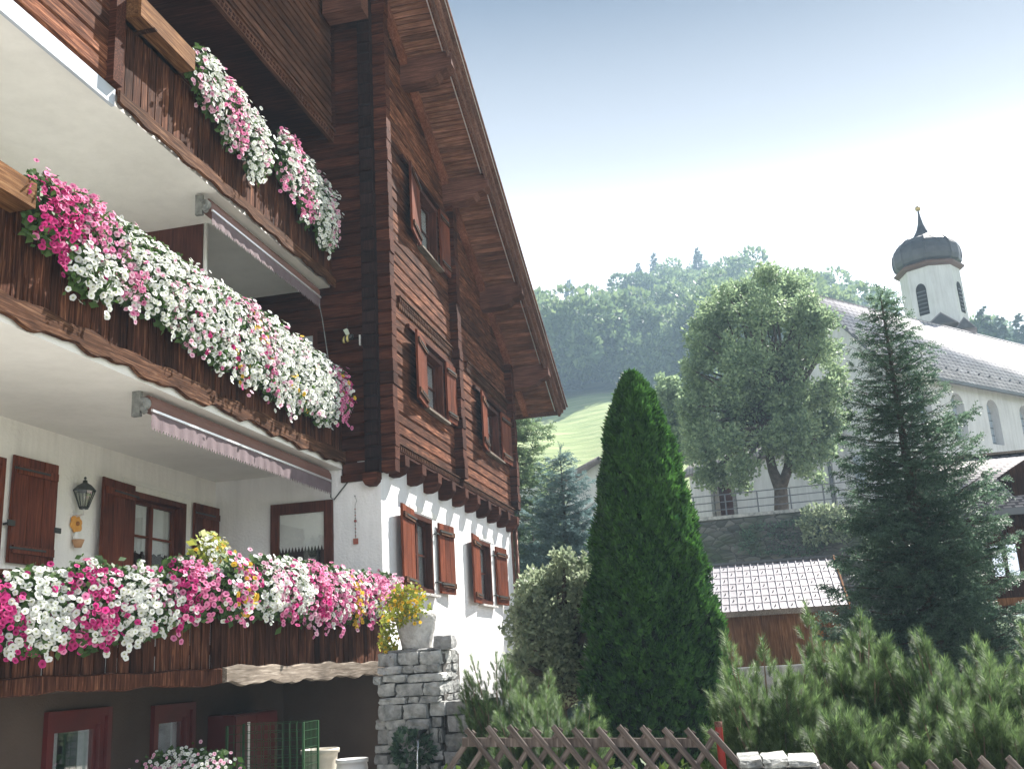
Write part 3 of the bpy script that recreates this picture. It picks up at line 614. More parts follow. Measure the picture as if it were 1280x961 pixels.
# ---------------------------------------------------------------- balconies
def wave_board(name, p0, p1, z0, z1, thick, mat, parent, amp=0.025, seed=0, seg=0.09):
    """board with a waney lower and upper edge along p0-p1 (xy)"""
    r = random.Random(seed); p0, p1 = np.array(p0, float), np.array(p1, float); L = np.linalg.norm(p1-p0); d = (p1-p0)/L; nrm = np.array((d[1], -d[0]))
    n = int(L/seg); V = []; F = []; ph = [r.uniform(0, 6.28) for _ in range(6)]
    for i in range(n+1):
        s = L*i/n; q = p0+d*s
        lo = z0+amp*(math.sin(s*7.1+ph[0])+0.6*math.sin(s*15.3+ph[1])+0.5*math.sin(s*2.3+ph[2]))*0.8+r.uniform(-.2, .2)*amp
        hi = z1+amp*0.5*(math.sin(s*9.3+ph[3])+0.7*math.sin(s*3.1+ph[4]))+r.uniform(-.2, .2)*amp
        a = q; c = q+nrm*thick
        V += [(a[0], a[1], lo), (c[0], c[1], lo+0.012), (c[0], c[1], hi-0.012), (a[0], a[1], hi)]
    for i in range(n):
        for k in range(4): F.append((4*i+k, 4*i+(k+1) % 4, 4*i+4+(k+1) % 4, 4*i+4+k))
    F += [(0, 3, 2, 1), (4*n, 4*n+1, 4*n+2, 4*n+3)]
    F = [f[::-1] for f in F]
    b = MB(); b.add(V, F); return b.build(name, mat, parent)
SLATS = {}
def slat_mesh(w, h, kind):
    key = (round(w, 3), round(h, 3), kind)
    if key not in SLATS:
        b = MB(); c = 0.006; t = 0.024
        # shaped board: softened edges, foot scalloped
        prof = [(-w/2, 0), (-w/2+c, -0.0), (0, 0.0), (w/2-c, 0), (w/2, 0)]
        top = h
        pts = [(-w/2, 0.012), (-w/4, -0.010), (0, -0.016), (w/4, -0.010), (w/2, 0.012), (w/2, top), (-w/2, top)]
        n = len(pts)
        V = [(0, p[0], p[1]) for p in pts]+[(t, p[0]*0.94, p[1]) for p in pts]
        F = [tuple(range(n))[::-1], tuple(range(n, 2*n))]+[(i, (i+1) % n, n+(i+1) % n, n+i) for i in range(n)]
        b.add(V, F); SLATS[key] = b.data('slat', M['slat'])
    return SLATS[key]
def parapet(slab, p0, p1, zb, zt, seed, w=0.125, name='parapet'):
    """boarded balustrade from p0 to p1 (xy): each board an object of its own"""
    r = random.Random(seed); p0, p1 = np.array(p0, float), np.array(p1, float); L = np.linalg.norm(p1-p0); d = (p1-p0)/L; nrm = np.array((d[1], -d[0]))
    ang = math.atan2(-d[0], d[1])
    s = 0
    meshes = [slat_mesh(w-0.012, zt-zb, 0), slat_mesh(w-0.03, zt-zb, 1), slat_mesh(w+0.01, zt-zb, 2)]
    ws = [w-0.012, w-0.03, w+0.01]
    while s < L-0.05:
        k = r.choice((0, 0, 1, 2)); ww = ws[k]
        q = p0+d*(s+ww/2)+nrm*r.uniform(-0.004, 0.010)
        o = bpy.data.objects.new('slat', meshes[k]); link(o)
        o.location = (q[0], q[1], zb+r.uniform(-0.012, 0.012)); o.rotation_euler = (0, r.uniform(-.004, .004), ang+r.uniform(-0.05, 0.05)); under(o, slab)
        s += ww+r.uniform(0.004, 0.012)
    b = MB(); a = p0-nrm*0.03; c = p1-nrm*0.03
    for zz in (zb+0.2, zt-0.18): b.bar((a[0], a[1], zz), (c[0], c[1], zz), 0.05, 0.09)
    b.build('back_rail', M['log_dark'], slab)
    b = MB(); b.bar((p0[0]+nrm[0]*0.01, p0[1]+nrm[1]*0.01, zt+0.025), (p1[0]+nrm[0]*0.01, p1[1]+nrm[1]*0.01, zt+0.025), 0.14, 0.05); b.build('handrail', M['trim'], slab)
# upper balcony
parapet(su_, (-5.72, 8.22), (-5.72, YC-0.02), 5.80, 6.66, 1)
wave_board('waney_board', (-5.675, 8.2), (-5.675, YC-0.02), 5.66, 5.83, 0.035, M['trim'], su_, 0.022, 3)
# middle balcony
parapet(sm_, (XA, 3.0), (XA, YC-0.03), 3.05, 3.92, 2)
wave_board('waney_board', (XA+0.045, 3.0), (XA+0.045, YC-0.03), 2.90, 3.10, 0.04, M['trim'], sm_, 0.028, 4)
# lower balcony
parapet(low_slab, (-6.66, 6.6), (-5.2, 9.58), 0.10, 0.96, 5)
parapet(low_slab, (-5.2, 9.6), (-5.04, YC-0.03), 0.12, 0.96, 6, w=0.13)
wave_board('waney_board', (-6.62, 6.6), (-5.16, 9.56), -0.03, 0.12, 0.04, M['slat'], low_slab, 0.014, 7)  # dark wood stands for this stretch lying in shade
wave_board('waney_board', (-5.155, 9.6), (-4.99, YC-0.03), -0.05, 0.135, 0.05, M['trim_grey'], low_slab, 0.022, 8)  # pale wood stands for this stretch catching the sun
# left end of the top storey: horizontal boards above the pale slab edge, a post and the planter
b = MB()
wl = MB(); wl.box(-6.0, -5.74, 1.0, 8.1, 5.86, 8.3); wl_ = wl.build('log_wall', M['log'], chalet)
z = 5.86
while z < 8.2:
    logbar('log', -5.739, -5.70+rnd.uniform(-.006, .006), 1.0, 8.08, z+0.003, z+0.187, M['log'], wl_, 'Y'); z += 0.19
b = MB(); b.box(-5.82, -5.62, 8.04, 8.2, 5.84, 8.3); b.build('post', M['log_end'], chalet)
# attic gable siding with carved lower edge
b = MB(); b.prism([(-5.8, 3.0, 8.3), (-5.8, YC-0.02, 8.3), (-5.8, YC-0.02, zs(YC)), (-5.8, 8.4, zs(8.4)-0.05), (-5.8, 3.0, 10.5)], (0, 0, 0), (0.1, 0, 0)); at_ = b.build('attic_front', M['siding'], chalet)
z = 8.46; i = 0
while z < 12.5:
    ye = min(YC-0.025, 24-(z+0.15-5.85)/0.5)
    b = MB(); b.prism([(-5.699, 3.0, z), (-5.665, 3.0, z+0.005), (-5.685, 3.0, z+0.135), (-5.699, 3.0, z+0.137)], (0, 3.0, 0), (0, ye, 0)); b.build('siding_board', M['siding'], at_, loc=(-5.68, 8, z)); z += 0.142
b = MB(); b.box(-5.70, -5.64, 3.0, YC-0.025, 8.12, 8.30); fb = b.build('frieze_board', M['siding'], at_)
b = MB()
for i in range(110):
    y = 3.0+i*0.098
    for q in (0, 1): b.box(-5.639, -5.628, y+0.01+q*0.02, y+0.06+q*0.02, 8.15+q*0.065, 8.18+q*0.065)
b.build('carved_relief', M['log_end'], fb, kind='stuff')
b = MB(); b.box(-5.70, -5.61, 3.0, YC-0.025, 8.302, 8.34); b.build('moulding', M['siding'], at_)
# balcony on the far side, seen past the corner
b = MB(); b.box(-7.0, -5.15, YE+0.02, YE+0.95, 2.96, 3.08); fs = b.build('balcony_slab', M['trim_grey'], chalet)
for i in range(7):
    b = MB(); y = YE+0.05+i*0.128; b.box(-5.2, -5.17, y, y+0.115, 3.02, 3.95); b.build('slat', M['slat'], fs, loc=(-5.18, y, 3.4))
b = MB(); b.bar((-5.16, YE, 4.02), (-5.16, YE+1.05, 3.86), 0.3, 0.07); b.build('sloping_cover_board', M['trim_grey'], fs)
b = MB(); b.tube([(-4.93, YE+0.02, 2.9), (-4.93, YE+0.02, -1.6)], 0.045, 12); b.build('downpipe', M['copper'], chalet, smooth=True)
b = MB(); b.box(-5.02, -4.98, YE-0.19, YE-0.03, -1.0, 2.9); b.build('corner_board', M['copper'], chalet)

# ---------------------------------------------------------------- roof
ang = math.atan(0.5); sn, cs = math.sin(ang), math.cos(ang)
XV = -4.08
def roofpt(y, off): return (y+off*sn, zs(y)+off*cs) if y > RIDGE_Y else (y-off*sn, zs(2*RIDGE_Y-y)+off*cs)
b = MB()
for (ya, yb) in ((RIDGE_Y, 24.0), (RIDGE_Y, -4.0)):
    za, zb_ = zs(RIDGE_Y), zs(24.0) if yb > 0 else zs(2*RIDGE_Y+4.0)
    b.prism([(-13.5, ya, za+0.06), (-13.5, yb, zb_+0.06), (-13.5, yb, zb_+0.2), (-13.5, ya, za+0.2)], (0, 0, 0), (13.5+XV-0.04, 0, 0))
roof = b.build('roof', M['farroof'], chalet)
sv = MB(); sv.prism([(-0.62, -0.05, 0.012), (-0.62, 0.05, 0.012), (-0.62, 0.05, -0.006), (-0.62, 0.043, -0.014), (-0.62, -0.043, -0.014), (-0.62, -0.05, -0.006)], (0, 0, 0), (1.24, 0, 0)); sme = sv.data('soffit_board', M['soffit'])
L = 0.112; y = 23.95; i = 0
while y > 8.6:
    o = bpy.data.objects.new('soffit_board', sme); link(o); o.location = (-4.62, y, zs(y)+0.016); o.rotation_euler = (math.atan(-0.5)+rnd.uniform(-.01, .01), 0, 0); o.rotation_euler[0] = -ang+rnd.uniform(-.012, .012); under(o, roof)
    y -= L*cs
b = MB(); b.bar((XV+0.03, 24.05, zs(24.05)+0.02), (XV+0.03, RIDGE_Y, zs(RIDGE_Y)+0.02), 0.05, 0.30, up=(0, 0, 1)); b.build('bargeboard', M['barge'], roof)
b = MB(); b.bar((XV+0.09, 24.12, zs(24.12)+0.10), (XV+0.09, RIDGE_Y, zs(RIDGE_Y)+0.10), 0.05, 0.18); b.build('verge_board', M['barge'], roof)
b = MB(); b.bar((XV+0.145, 24.16, zs(24.16)+0.17), (XV+0.145, RIDGE_Y, zs(RIDGE_Y)+0.17), 0.06, 0.09); b.build('verge_moulding', M['barge'], roof)
b = MB(); b.bar((XV+0.18, 24.17, zs(24.17)+0.205), (XV+0.18, RIDGE_Y, zs(RIDGE_Y)+0.205), 0.012, 0.018); b.build('light_bead', M['alu'], roof)
b = MB(); b.bar((XV+0.16, 24.2, zs(24.2)+0.235), (XV+0.16, RIDGE_Y, zs(RIDGE_Y)+0.235), 0.12, 0.025); b.build('verge_flashing', M['barge'], roof)
b = MB(); b.bar((XV-0.07, 24.0, zs(24.0)-0.004), (XV-0.07, RIDGE_Y, zs(RIDGE_Y)-0.004), 0.02, 0.02); b.build('white_bead', M['alu'], roof)
b = MB(); b.bar((-4.86, 23.9, zs(23.9)-0.07), (-4.86, RIDGE_Y, zs(RIDGE_Y)-0.07), 0.13, 0.13); b.build('rafter', M['rafter'], roof)
b = MB(); b.bar((-4.0, 24.0, zs(24.0)+0.02), (-13.0, 24.0, zs(24.0)+0.02), 0.05, 0.22); b.build('eaves_board', M['barge'], roof)
for yp, x1 in ((22.55, -3.97), (20.2, -4.0), (17.62, -4.02), (15.25, -4.0), (12.6, -4.0), (10.2, -4.0)):
    zt = zs(yp)+0.04; b = MB()
    prof = [(-5.2, zt), (x1, zt), (x1, zt-0.26), (x1-0.10, zt-0.33), (x1-0.22, zt-0.36), (x1-0.30, zt-0.46), (x1-0.5, zt-0.50), (-5.2, zt-0.52)]
    b.prism([(p[0], yp-0.14, p[1]) for p in prof], (0, 0, 0), (0, 0.28, 0)); b.build('purlin', M['beam'], roof, loc=(-4.6, yp, zt))
b = MB(); b.box(-5.6, -4.95, 13.3, 13.62, 10.1, 10.5); b.build('purlin', M['beam'], roof)

# ---------------------------------------------------------------- awnings, pole, pipes and small things on the house
def awning(x, y0, y1, z, label, vdrop, crank=None):
    t = empty('awning', (x, y0, z), label, 'awning', 'rolled-up awnings under the balcony slabs')
    b = MB(); b.prism([(x-0.10, y0, z+0.10), (x+0.02, y0, z+0.12), (x+0.06, y0, z+0.05), (x+0.05, y0, z-0.03), (x-0.10, y0, z-0.02)], (0, y0, 0), (0, y1, 0)); b.build('cassette', M['awning'], t)
    b = MB(); b.box(x+0.052, x+0.075, y0, y1, z-0.055, z-0.030); b.build('front_bar', M['alu'], t)
    n = 2*int((y1-y0)/0.055); V = []; F = []
    for i in range(n+1):
        y = y0+(y1-y0)*i/n; f = 0.005*math.sin(i*0.9); V += [(x+0.06+f*0.4, y, z-0.057), (x+0.06+f, y, z-0.057-vdrop-(0.045 if i % 2 else 0.0))]
    for i in range(n): F.append((2*i, 2*i+1, 2*i+3, 2*i+2))
    b = MB(); b.add(V, F); b.build('scalloped_valance', M['valance'], t)
    b = MB(); b.lathe((0, 0, 0), [(0.0, -0.02), (0.085, -0.02), (0.095, 0.0), (0.095, 0.06), (0.07, 0.075), (0.03, 0.08), (0.03, 0.11), (0.0, 0.11)], 18)
    b.v = [(x-0.01+v[0]*0.68, y0-v[2]*0.8, z+0.03+v[1]*0.68) for v in b.v]; b.box(x-0.13, x-0.04, y0-0.06, y0-0.01, z-0.1, z+0.16)
    b.tube([(x+0.02, y0-0.05, z-0.07), (x-0.02, y0-0.05, z-0.02)], 0.03, 8); b.build('end_bracket', M['castgrey'], t)
    if crank:
        b = MB(); b.tube([(x+0.03, y1-0.02, z-0.05)]+crank, 0.007, 6); b.build('crank_rod', M['castgrey'], t)
    return t
awning(-5.72, 9.0, 13.62, 2.70, 'brown rolled-up awning with mauve scalloped valance over the ground-floor loggia', 0.15)
awning(-5.86, 10.35, 13.6, 5.50, 'brown rolled-up awning with short valance under the top balcony', 0.13, [(-5.75, 13.55, 5.1), (-5.62, 13.5, 4.3)])
b = MB(); b.tube([(-5.72, 13.75, 2.75), (-5.73, 13.76, 2.45), (-5.70, 13.8, 2.42), (-5.5, 13.83, 2.66), (-5.42, 13.83, 2.73)], 0.010, 6); tag(b.build('cable', M['iron'], None, smooth=True), 'black cable looping down the white wall right of the lower awning', 'cable')

# wall lantern
lx, ly, lz = -7.48, 10.56, 2.02
t = empty('wall_lantern', (XK, ly, lz), 'black iron wall lantern with tapered glass panes beside the left shutter', 'lantern')
b = MB(); b.lathe((lx, ly, lz), [(0.0, 0), (0.05, 0), (0.055, 0.02), (0.055, 0.03), (0.0, 0.03)], 8)
b.lathe((lx, ly, lz+0.21), [(0.125, 0.0), (0.13, 0.015), (0.08, 0.07), (0.03, 0.10), (0.025, 0.13), (0.0, 0.14)], 8)
b.lathe((lx, ly, lz+0.35), [(0.0, 0), (0.018, 0.01), (0.012, 0.03), (0.0, 0.035)], 8); b.build('lantern_roof', M['iron'], t)
b = MB()
for k in range(8):
    a = 2*math.pi*k/8; b.bar((lx+0.053*math.cos(a), ly+0.053*math.sin(a), lz+0.02), (lx+0.12*math.cos(a), ly+0.12*math.sin(a), lz+0.215), 0.009, 0.009)
b.build('lantern_frame', M['iron'], t)
b = MB(); b.lathe((lx, ly, lz), [(0.05, 0.03), (0.115, 0.21)], 8, a0=0); b.build('pane', M['lampglass'], t)
b = MB(); b.tube([(XK, ly, lz-0.08), (lx, ly, lz-0.06), (lx, ly, lz)], 0.013, 8); b.box(XK, XK+0.012, ly-0.04, ly+0.04, lz-0.14, lz-0.02); b.build('wall_bracket', M['alu'], t)
# clay flower and cup on the wall
t = empty('flower_plaque', (XK, 10.57, 1.86), 'orange clay flower hanging on the white wall below the lantern', 'wall ornament')
mo = noisy('orange_glaze', (0.62, 0.27, 0.04), (0.75, 0.38, 0.08), 9, 0.4, 0.2, 30, 0.01, 0.5)
b = MB()
for k in range(6):
    a = 2*math.pi*k/6+0.3; c = (0.062*math.cos(a), 0.062*math.sin(a)); pts = [(c[0]+0.045*math.cos(q*math.pi/5), c[1]+0.045*math.sin(q*math.pi/5)) for q in range(10)]
    b.prism([(XK+0.01+0.002*k, 10.57+p[0], 1.86+p[1]) for p in pts], (0, 0, 0), (0.02, 0, 0))
b.build('petals', mo, t)
b = MB(); b.lathe((0, 0, 0), [(0.028, 0.0), (0.026, 0.012), (0.012, 0.02), (0.0, 0.021)], 12); b.v = [(XK+0.042+v[2], 10.57+v[0], 1.86+v[1]) for v in b.v]; b.build('flower_centre', plain('brown_glaze', (0.30, 0.12, 0.03), 0.4), t)
t = empty('hanging_cup', (XK, 10.55, 1.6), 'small tan cup with a white figure hanging under the orange flower', 'wall ornament')
b = MB(); b.lathe((XK+0.07, 10.56, 1.58), [(0.0, 0), (0.04, 0.0), (0.062, 0.06), (0.07, 0.09), (0.06, 0.09), (0.05, 0.05), (0.0, 0.04)], 14); b.build('cup', noisy('tan_clay', (0.40, 0.22, 0.11), (0.52, 0.32, 0.18), 9, 0.7, 0.3, 40, 0.01), t, smooth=True)
b = MB(); b.lathe((XK+0.06, 10.53, 1.66), [(0.0, 0), (0.03, 0.01), (0.034, 0.035), (0.018, 0.055), (0.022, 0.07), (0.018, 0.092), (0.0, 0.1)], 12); b.build('figure', M['white'], t, smooth=True)
b = MB(); b.box(XK+0.002, XK+0.012, 13.5, 13.72, 2.50, 2.64); o = b.build('vent_plate', M['ceil'], None)
for q in range(3):
    b = MB(); b.box(XK+0.012, XK+0.018, 13.52, 13.70, 2.52+q*0.04, 2.545+q*0.04); b.build('louvre', M['plaster_in'], o)
tag(o, 'small square vent plate high on the cream wall near the corner', 'vent')
# wooden bee and thermometer on the log side wall
bx, by, bz = -5.46, YC-0.06, 4.82
t = empty('bee_ornament', (bx, by, bz), 'striped black and yellow wooden bee hanging on the dark log wall', 'wall ornament')
mb_ = plain('black_lacquer', (0.02, 0.02, 0.02), 0.4); my_ = plain('bee_yellow', (0.55, 0.48, 0.18), 0.5)
b = MB(); b.lathe((0, 0, 0), [(0.0, -0.09), (0.03, -0.08), (0.05, -0.05)], 12, 0); b.lathe((0, 0, 0), [(0.05, -0.05), (0.057, -0.02)], 12, 1); b.lathe((0, 0, 0), [(0.057, -0.02), (0.056, 0.01)], 12, 0)
b.lathe((0, 0, 0), [(0.056, 0.01), (0.05, 0.04)], 12, 1); b.lathe((0, 0, 0), [(0.05, 0.04), (0.036, 0.06), (0.04, 0.08), (0.028, 0.1), (0, 0.108)], 12, 0)
b.v = [(bx+v[2]*0.96+v[0]*0.1, by+v[1], bz+v[0]+v[2]*0.3) for v in b.v]; b.build('striped_body', [mb_, my_], t, smooth=True)
for q in (-1, 1):
    b = MB(); b.prism([(bx+0.0, by-0.02, bz+0.04), (bx-0.04, by-0.03-q*0.02, bz+0.13), (bx+0.02, by-0.03-q*0.02, bz+0.15), (bx+0.05, by-0.02, bz+0.07)], (0, 0, 0), (0.0, 0.006, 0)); b.build('wing', plain('pale_wing', (0.45, 0.5, 0.42), 0.5), t)
b = MB(); b.tube([(bx, by, bz+0.06), (bx, YC-0.03, bz+0.28)], 0.003, 5); b.build('string', M['iron'], t)
b = MB(); b.box(-5.27, -5.25, YC-0.06, YC-0.02, 4.70, 4.86); tag(b.build('thermometer', M['white'], None), 'narrow white thermometer on the dark log wall right of the bee', 'thermometer')
# string of beads on the white wall
t = empty('bead_string', (-5.39, YC-0.03, 2.1), 'string of small red and grey beads with heart hanging on the white corner wall', 'wall ornament')
b = MB(); b.tube([(-5.385, YC-0.03, 2.44), (-5.36, YC-0.03, 2.38), (-5.385, YC-0.03, 2.32), (-5.388, YC-0.03, 1.78)], 0.003, 5); b.build('string', M['iron'], t)
for i, zz in enumerate([2.45, 2.26, 2.21, 2.17, 2.13, 2.09, 2.03, 1.98, 1.93, 1.88]):
    rr_ = 0.022 if i in (5,) else 0.011
    b = MB(); b.lathe((-5.386, YC-0.03, zz), [(0, -rr_), (rr_*.7, -rr_*.7), (rr_, 0), (rr_*.7, rr_*.7), (0, rr_)], 8); b.build('bead', plain('bead_red', (0.25, 0.06, 0.05), 0.5) if i % 2 else M['castgrey'], t, smooth=True)
b = MB(); b.box(-5.42, -5.35, YC-0.04, YC-0.02, 1.76, 1.84); b.build('tag_plate', plain('brick_red', (0.30, 0.09, 0.06), 0.6), t)

# wooden planter boxes at the left ends of the two upper balconies
def planter_box(x, y0, y1, z0, z1, label):
    t = empty('planter_box', (x, (y0+y1)/2, z0), label, 'planter box', 'wooden planter boxes on the balcony rails')
    for (a, n) in (((x-0.03, x, y0, y1, z0, z1), 'front_board'), ((x-0.26, x-0.23, y0, y1, z0, z1), 'back_board'), ((x-0.229, x-0.031, y0, y0+0.03, z0, z1-0.01), 'end_board'), ((x-0.229, x-0.031, y0+0.031, y1-0.001, z0, z0+0.03), 'bottom_board')):
        b = MB(); b.box(*a); b.build(n, M['boxwood'], t)
    b = MB(); b.bar((x-0.25, y0+0.25, z0-0.012), (x+0.02, y0+0.25, z0-0.012), 0.05, 0.02); b.build('bracket', M['trim'], t)
planter_box(-5.46, 8.22, 9.3, 6.66, 6.90, 'brown wooden planter box on the top balcony rail left of its flowers')
planter_box(-5.34, 4.4, 6.7, 3.80, 4.02, 'tan wooden planter box at the left end of the middle balcony rail')

# ---------------------------------------------------------------- basement things
def framed(y0, y1, z0, z1, label=None):
    f = window_x(-6.5, y0, y1, z0, z1, chalet, sill=False, fr=M['red'], style='sides', nbar=0, deep=0.05, cases=1)
    b = MB(); b.box(-6.5, -6.45, y0-0.07, y0-0.001, z0, z1+0.08); b.box(-6.5, -6.45, y1+0.001, y1+0.07, z0, z1+0.08); b.box(-6.5, -6.452, y0-0.001, y1+0.001, z1+0.001, z1+0.08); b.build('outer_frame', M['red'], f)
framed(8.82, 9.68, -1.3, -0.27); framed(10.6, 11.33, -1.3, -0.30)
t = empty('red_cupboard', (-6.2, 12.2, -1.32), 'red cupboard with a pale vertical stripe against the dark basement wall', 'cupboard')
b = MB(); b.box(-6.49, -6.15, 11.75, 12.9, -1.32, -0.40); b.build('body', M['red'], t)
b = MB(); b.box(-6.149, -6.13, 11.77, 12.3, -1.3, -0.42); b.build('door', M['red'], t)
b = MB(); b.box(-6.149, -6.132, 12.31, 12.88, -1.3, -0.42); b.build('door', M['red'], t)
b = MB(); b.box(-6.129, -6.125, 12.05, 12.12, -1.2, -0.5); b.build('stripe', M['white'], t)
t = empty('wire_cage', (-5.5, 11.5, -1.32), 'green wire mesh cage standing before the red cupboard', 'cage')
def cage(x0, x1, y0, y1, z0, z1):
    for (x, y) in ((x0, y0), (x1, y0), (x0, y1), (x1, y1)):
        b = MB(); b.box(x-0.012, x+0.012, y-0.012, y+0.012, z0, z1); b.build('post', M['green'], t)
    b = MB()
    for i in range(12):
        xx = x0+(x1-x0)*i/11; b.bar((xx, y0, z0), (xx, y0, z1), 0.005, 0.005, up=(0, 1, 0)); b.bar((xx, y1, z0), (xx, y1, z1), 0.005, 0.005, up=(0, 1, 0))
        yy = y0+(y1-y0)*i/11; b.bar((x1, yy, z0), (x1, yy, z1), 0.005, 0.005, up=(1, 0, 0))
    for i in range(10):
        zz = z0+(z1-z0)*i/9; b.bar((x0, y0, zz), (x1, y0, zz), 0.005, 0.005); b.bar((x1, y0, zz), (x1, y1, zz), 0.005, 0.005); b.bar((x0, y1, zz), (x1, y1, zz), 0.005, 0.005)
    b.build('mesh_panel', M['green'], t, kind='stuff')
    b = MB(); b.box(x0+0.02, x1-0.02, y0+0.02, y1-0.02, z0+0.01, z0+0.04); b.build('floor', M['dark'], t)
p0, p1 = ony(292, 902, 11.4), ony(386, 902, 11.4)
cage(p0[0], p1[0], 11.25, 11.65, -1.32, -0.50)
def pot(name, px, py, Y, prof, label, mat):
    p = ony(px, py, Y); b = MB(); b.lathe((0, 0, 0), prof, 28); me = b.data(name, mat, True); o = bpy.data.objects.new(name, me); link(o); o.location = (p[0], Y, -1.32); tag(o, label, 'flower pot'); return o
def potprof(R0, R1, H, lip=0.02, belly=0.0): return [(0.0, 0.0), (R0, 0.0)]+[(R0+(R1-R0)*q/6+belly*math.sin(math.pi*q/6), H*q/6*0.9) for q in range(1, 7)]+[(R1+lip, H*0.9), (R1+lip, H), (R1-0.01, H), (R1-0.03, H*0.85), (0.0, H*0.8)]
pot('flower_pot', 400, 950, 12.0, potprof(0.16, 0.21, 0.48), 'tall tan pot with a rim standing beside the green cage', M['clay'])
pot('flower_pot', 440, 950, 11.7, potprof(0.12, 0.17, 0.38, 0.015, 0.035), 'rounded white pot nearest the stone pillar', M['white'])
pot('flower_pot', 378, 957, 11.0, potprof(0.14, 0.2, 0.22, 0.02), 'low pale bowl pot in front of the tall tan pot', M['clay'])

# ---------------------------------------------------------------- flowers
def bloom_template():
    n = 15; V = [(0, 0, -0.30)]; UV = [(0, 0)]
    for (rr, zz, lob, u) in ((0.22, -0.10, 0.0, 0.25), (0.62, 0.06, 0.0, 0.62), (1.0, 0.02, 0.13, 1.0)):
        for k in range(n):
            a = 2*math.pi*k/n; q = rr*(1-lob*(0.5+0.5*math.cos(5*a))); V.append((q*math.cos(a), q*math.sin(a), zz+(0.06*math.cos(5*a*1.0+1.0) if lob else 0))); UV.append((u, 0))
    F = [(0, 1+k, 1+(k+1) % n) for k in range(n)]
    for r_ in range(2):
        for k in range(n):
            a, c = 1+r_*n+k, 1+r_*n+(k+1) % n; F += [(a, a+n, c+n), (a, c+n, c)]
    return np.array(V), np.array(F), np.array(UV)
BV, BF, BUV = bloom_template()
def small_bloom():
    n = 5; V = [(0, 0, -0.15)]; UV = [(0, 0)]
    for k in range(10):
        a = 2*math.pi*k/10; q = 1.0 if k % 2 else 0.78; V.append((q*math.cos(a), q*math.sin(a), 0.05)); UV.append((1, 0))
    return np.array(V), np.array([(0, 1+k, 1+(k+1) % 10) for k in range(10)]), np.array(UV)
SV_, SF_, SUV = small_bloom()
BME = {k: [npmesh('bloom', BV*s*0.84*np.array([1, sc, 1]), BF, PET[k], uv=BUV) for s, sc in ((0.040, 1.0), (0.036, 0.92), (0.043, 0.85))] for k in PET}
def face_rot(nrm, r):
    n = unit(nrm); a = rdir(len(n), r); s = unit(np.cross(n, a)); u = np.cross(n, s); return np.stack([s, u, n], axis=-1)
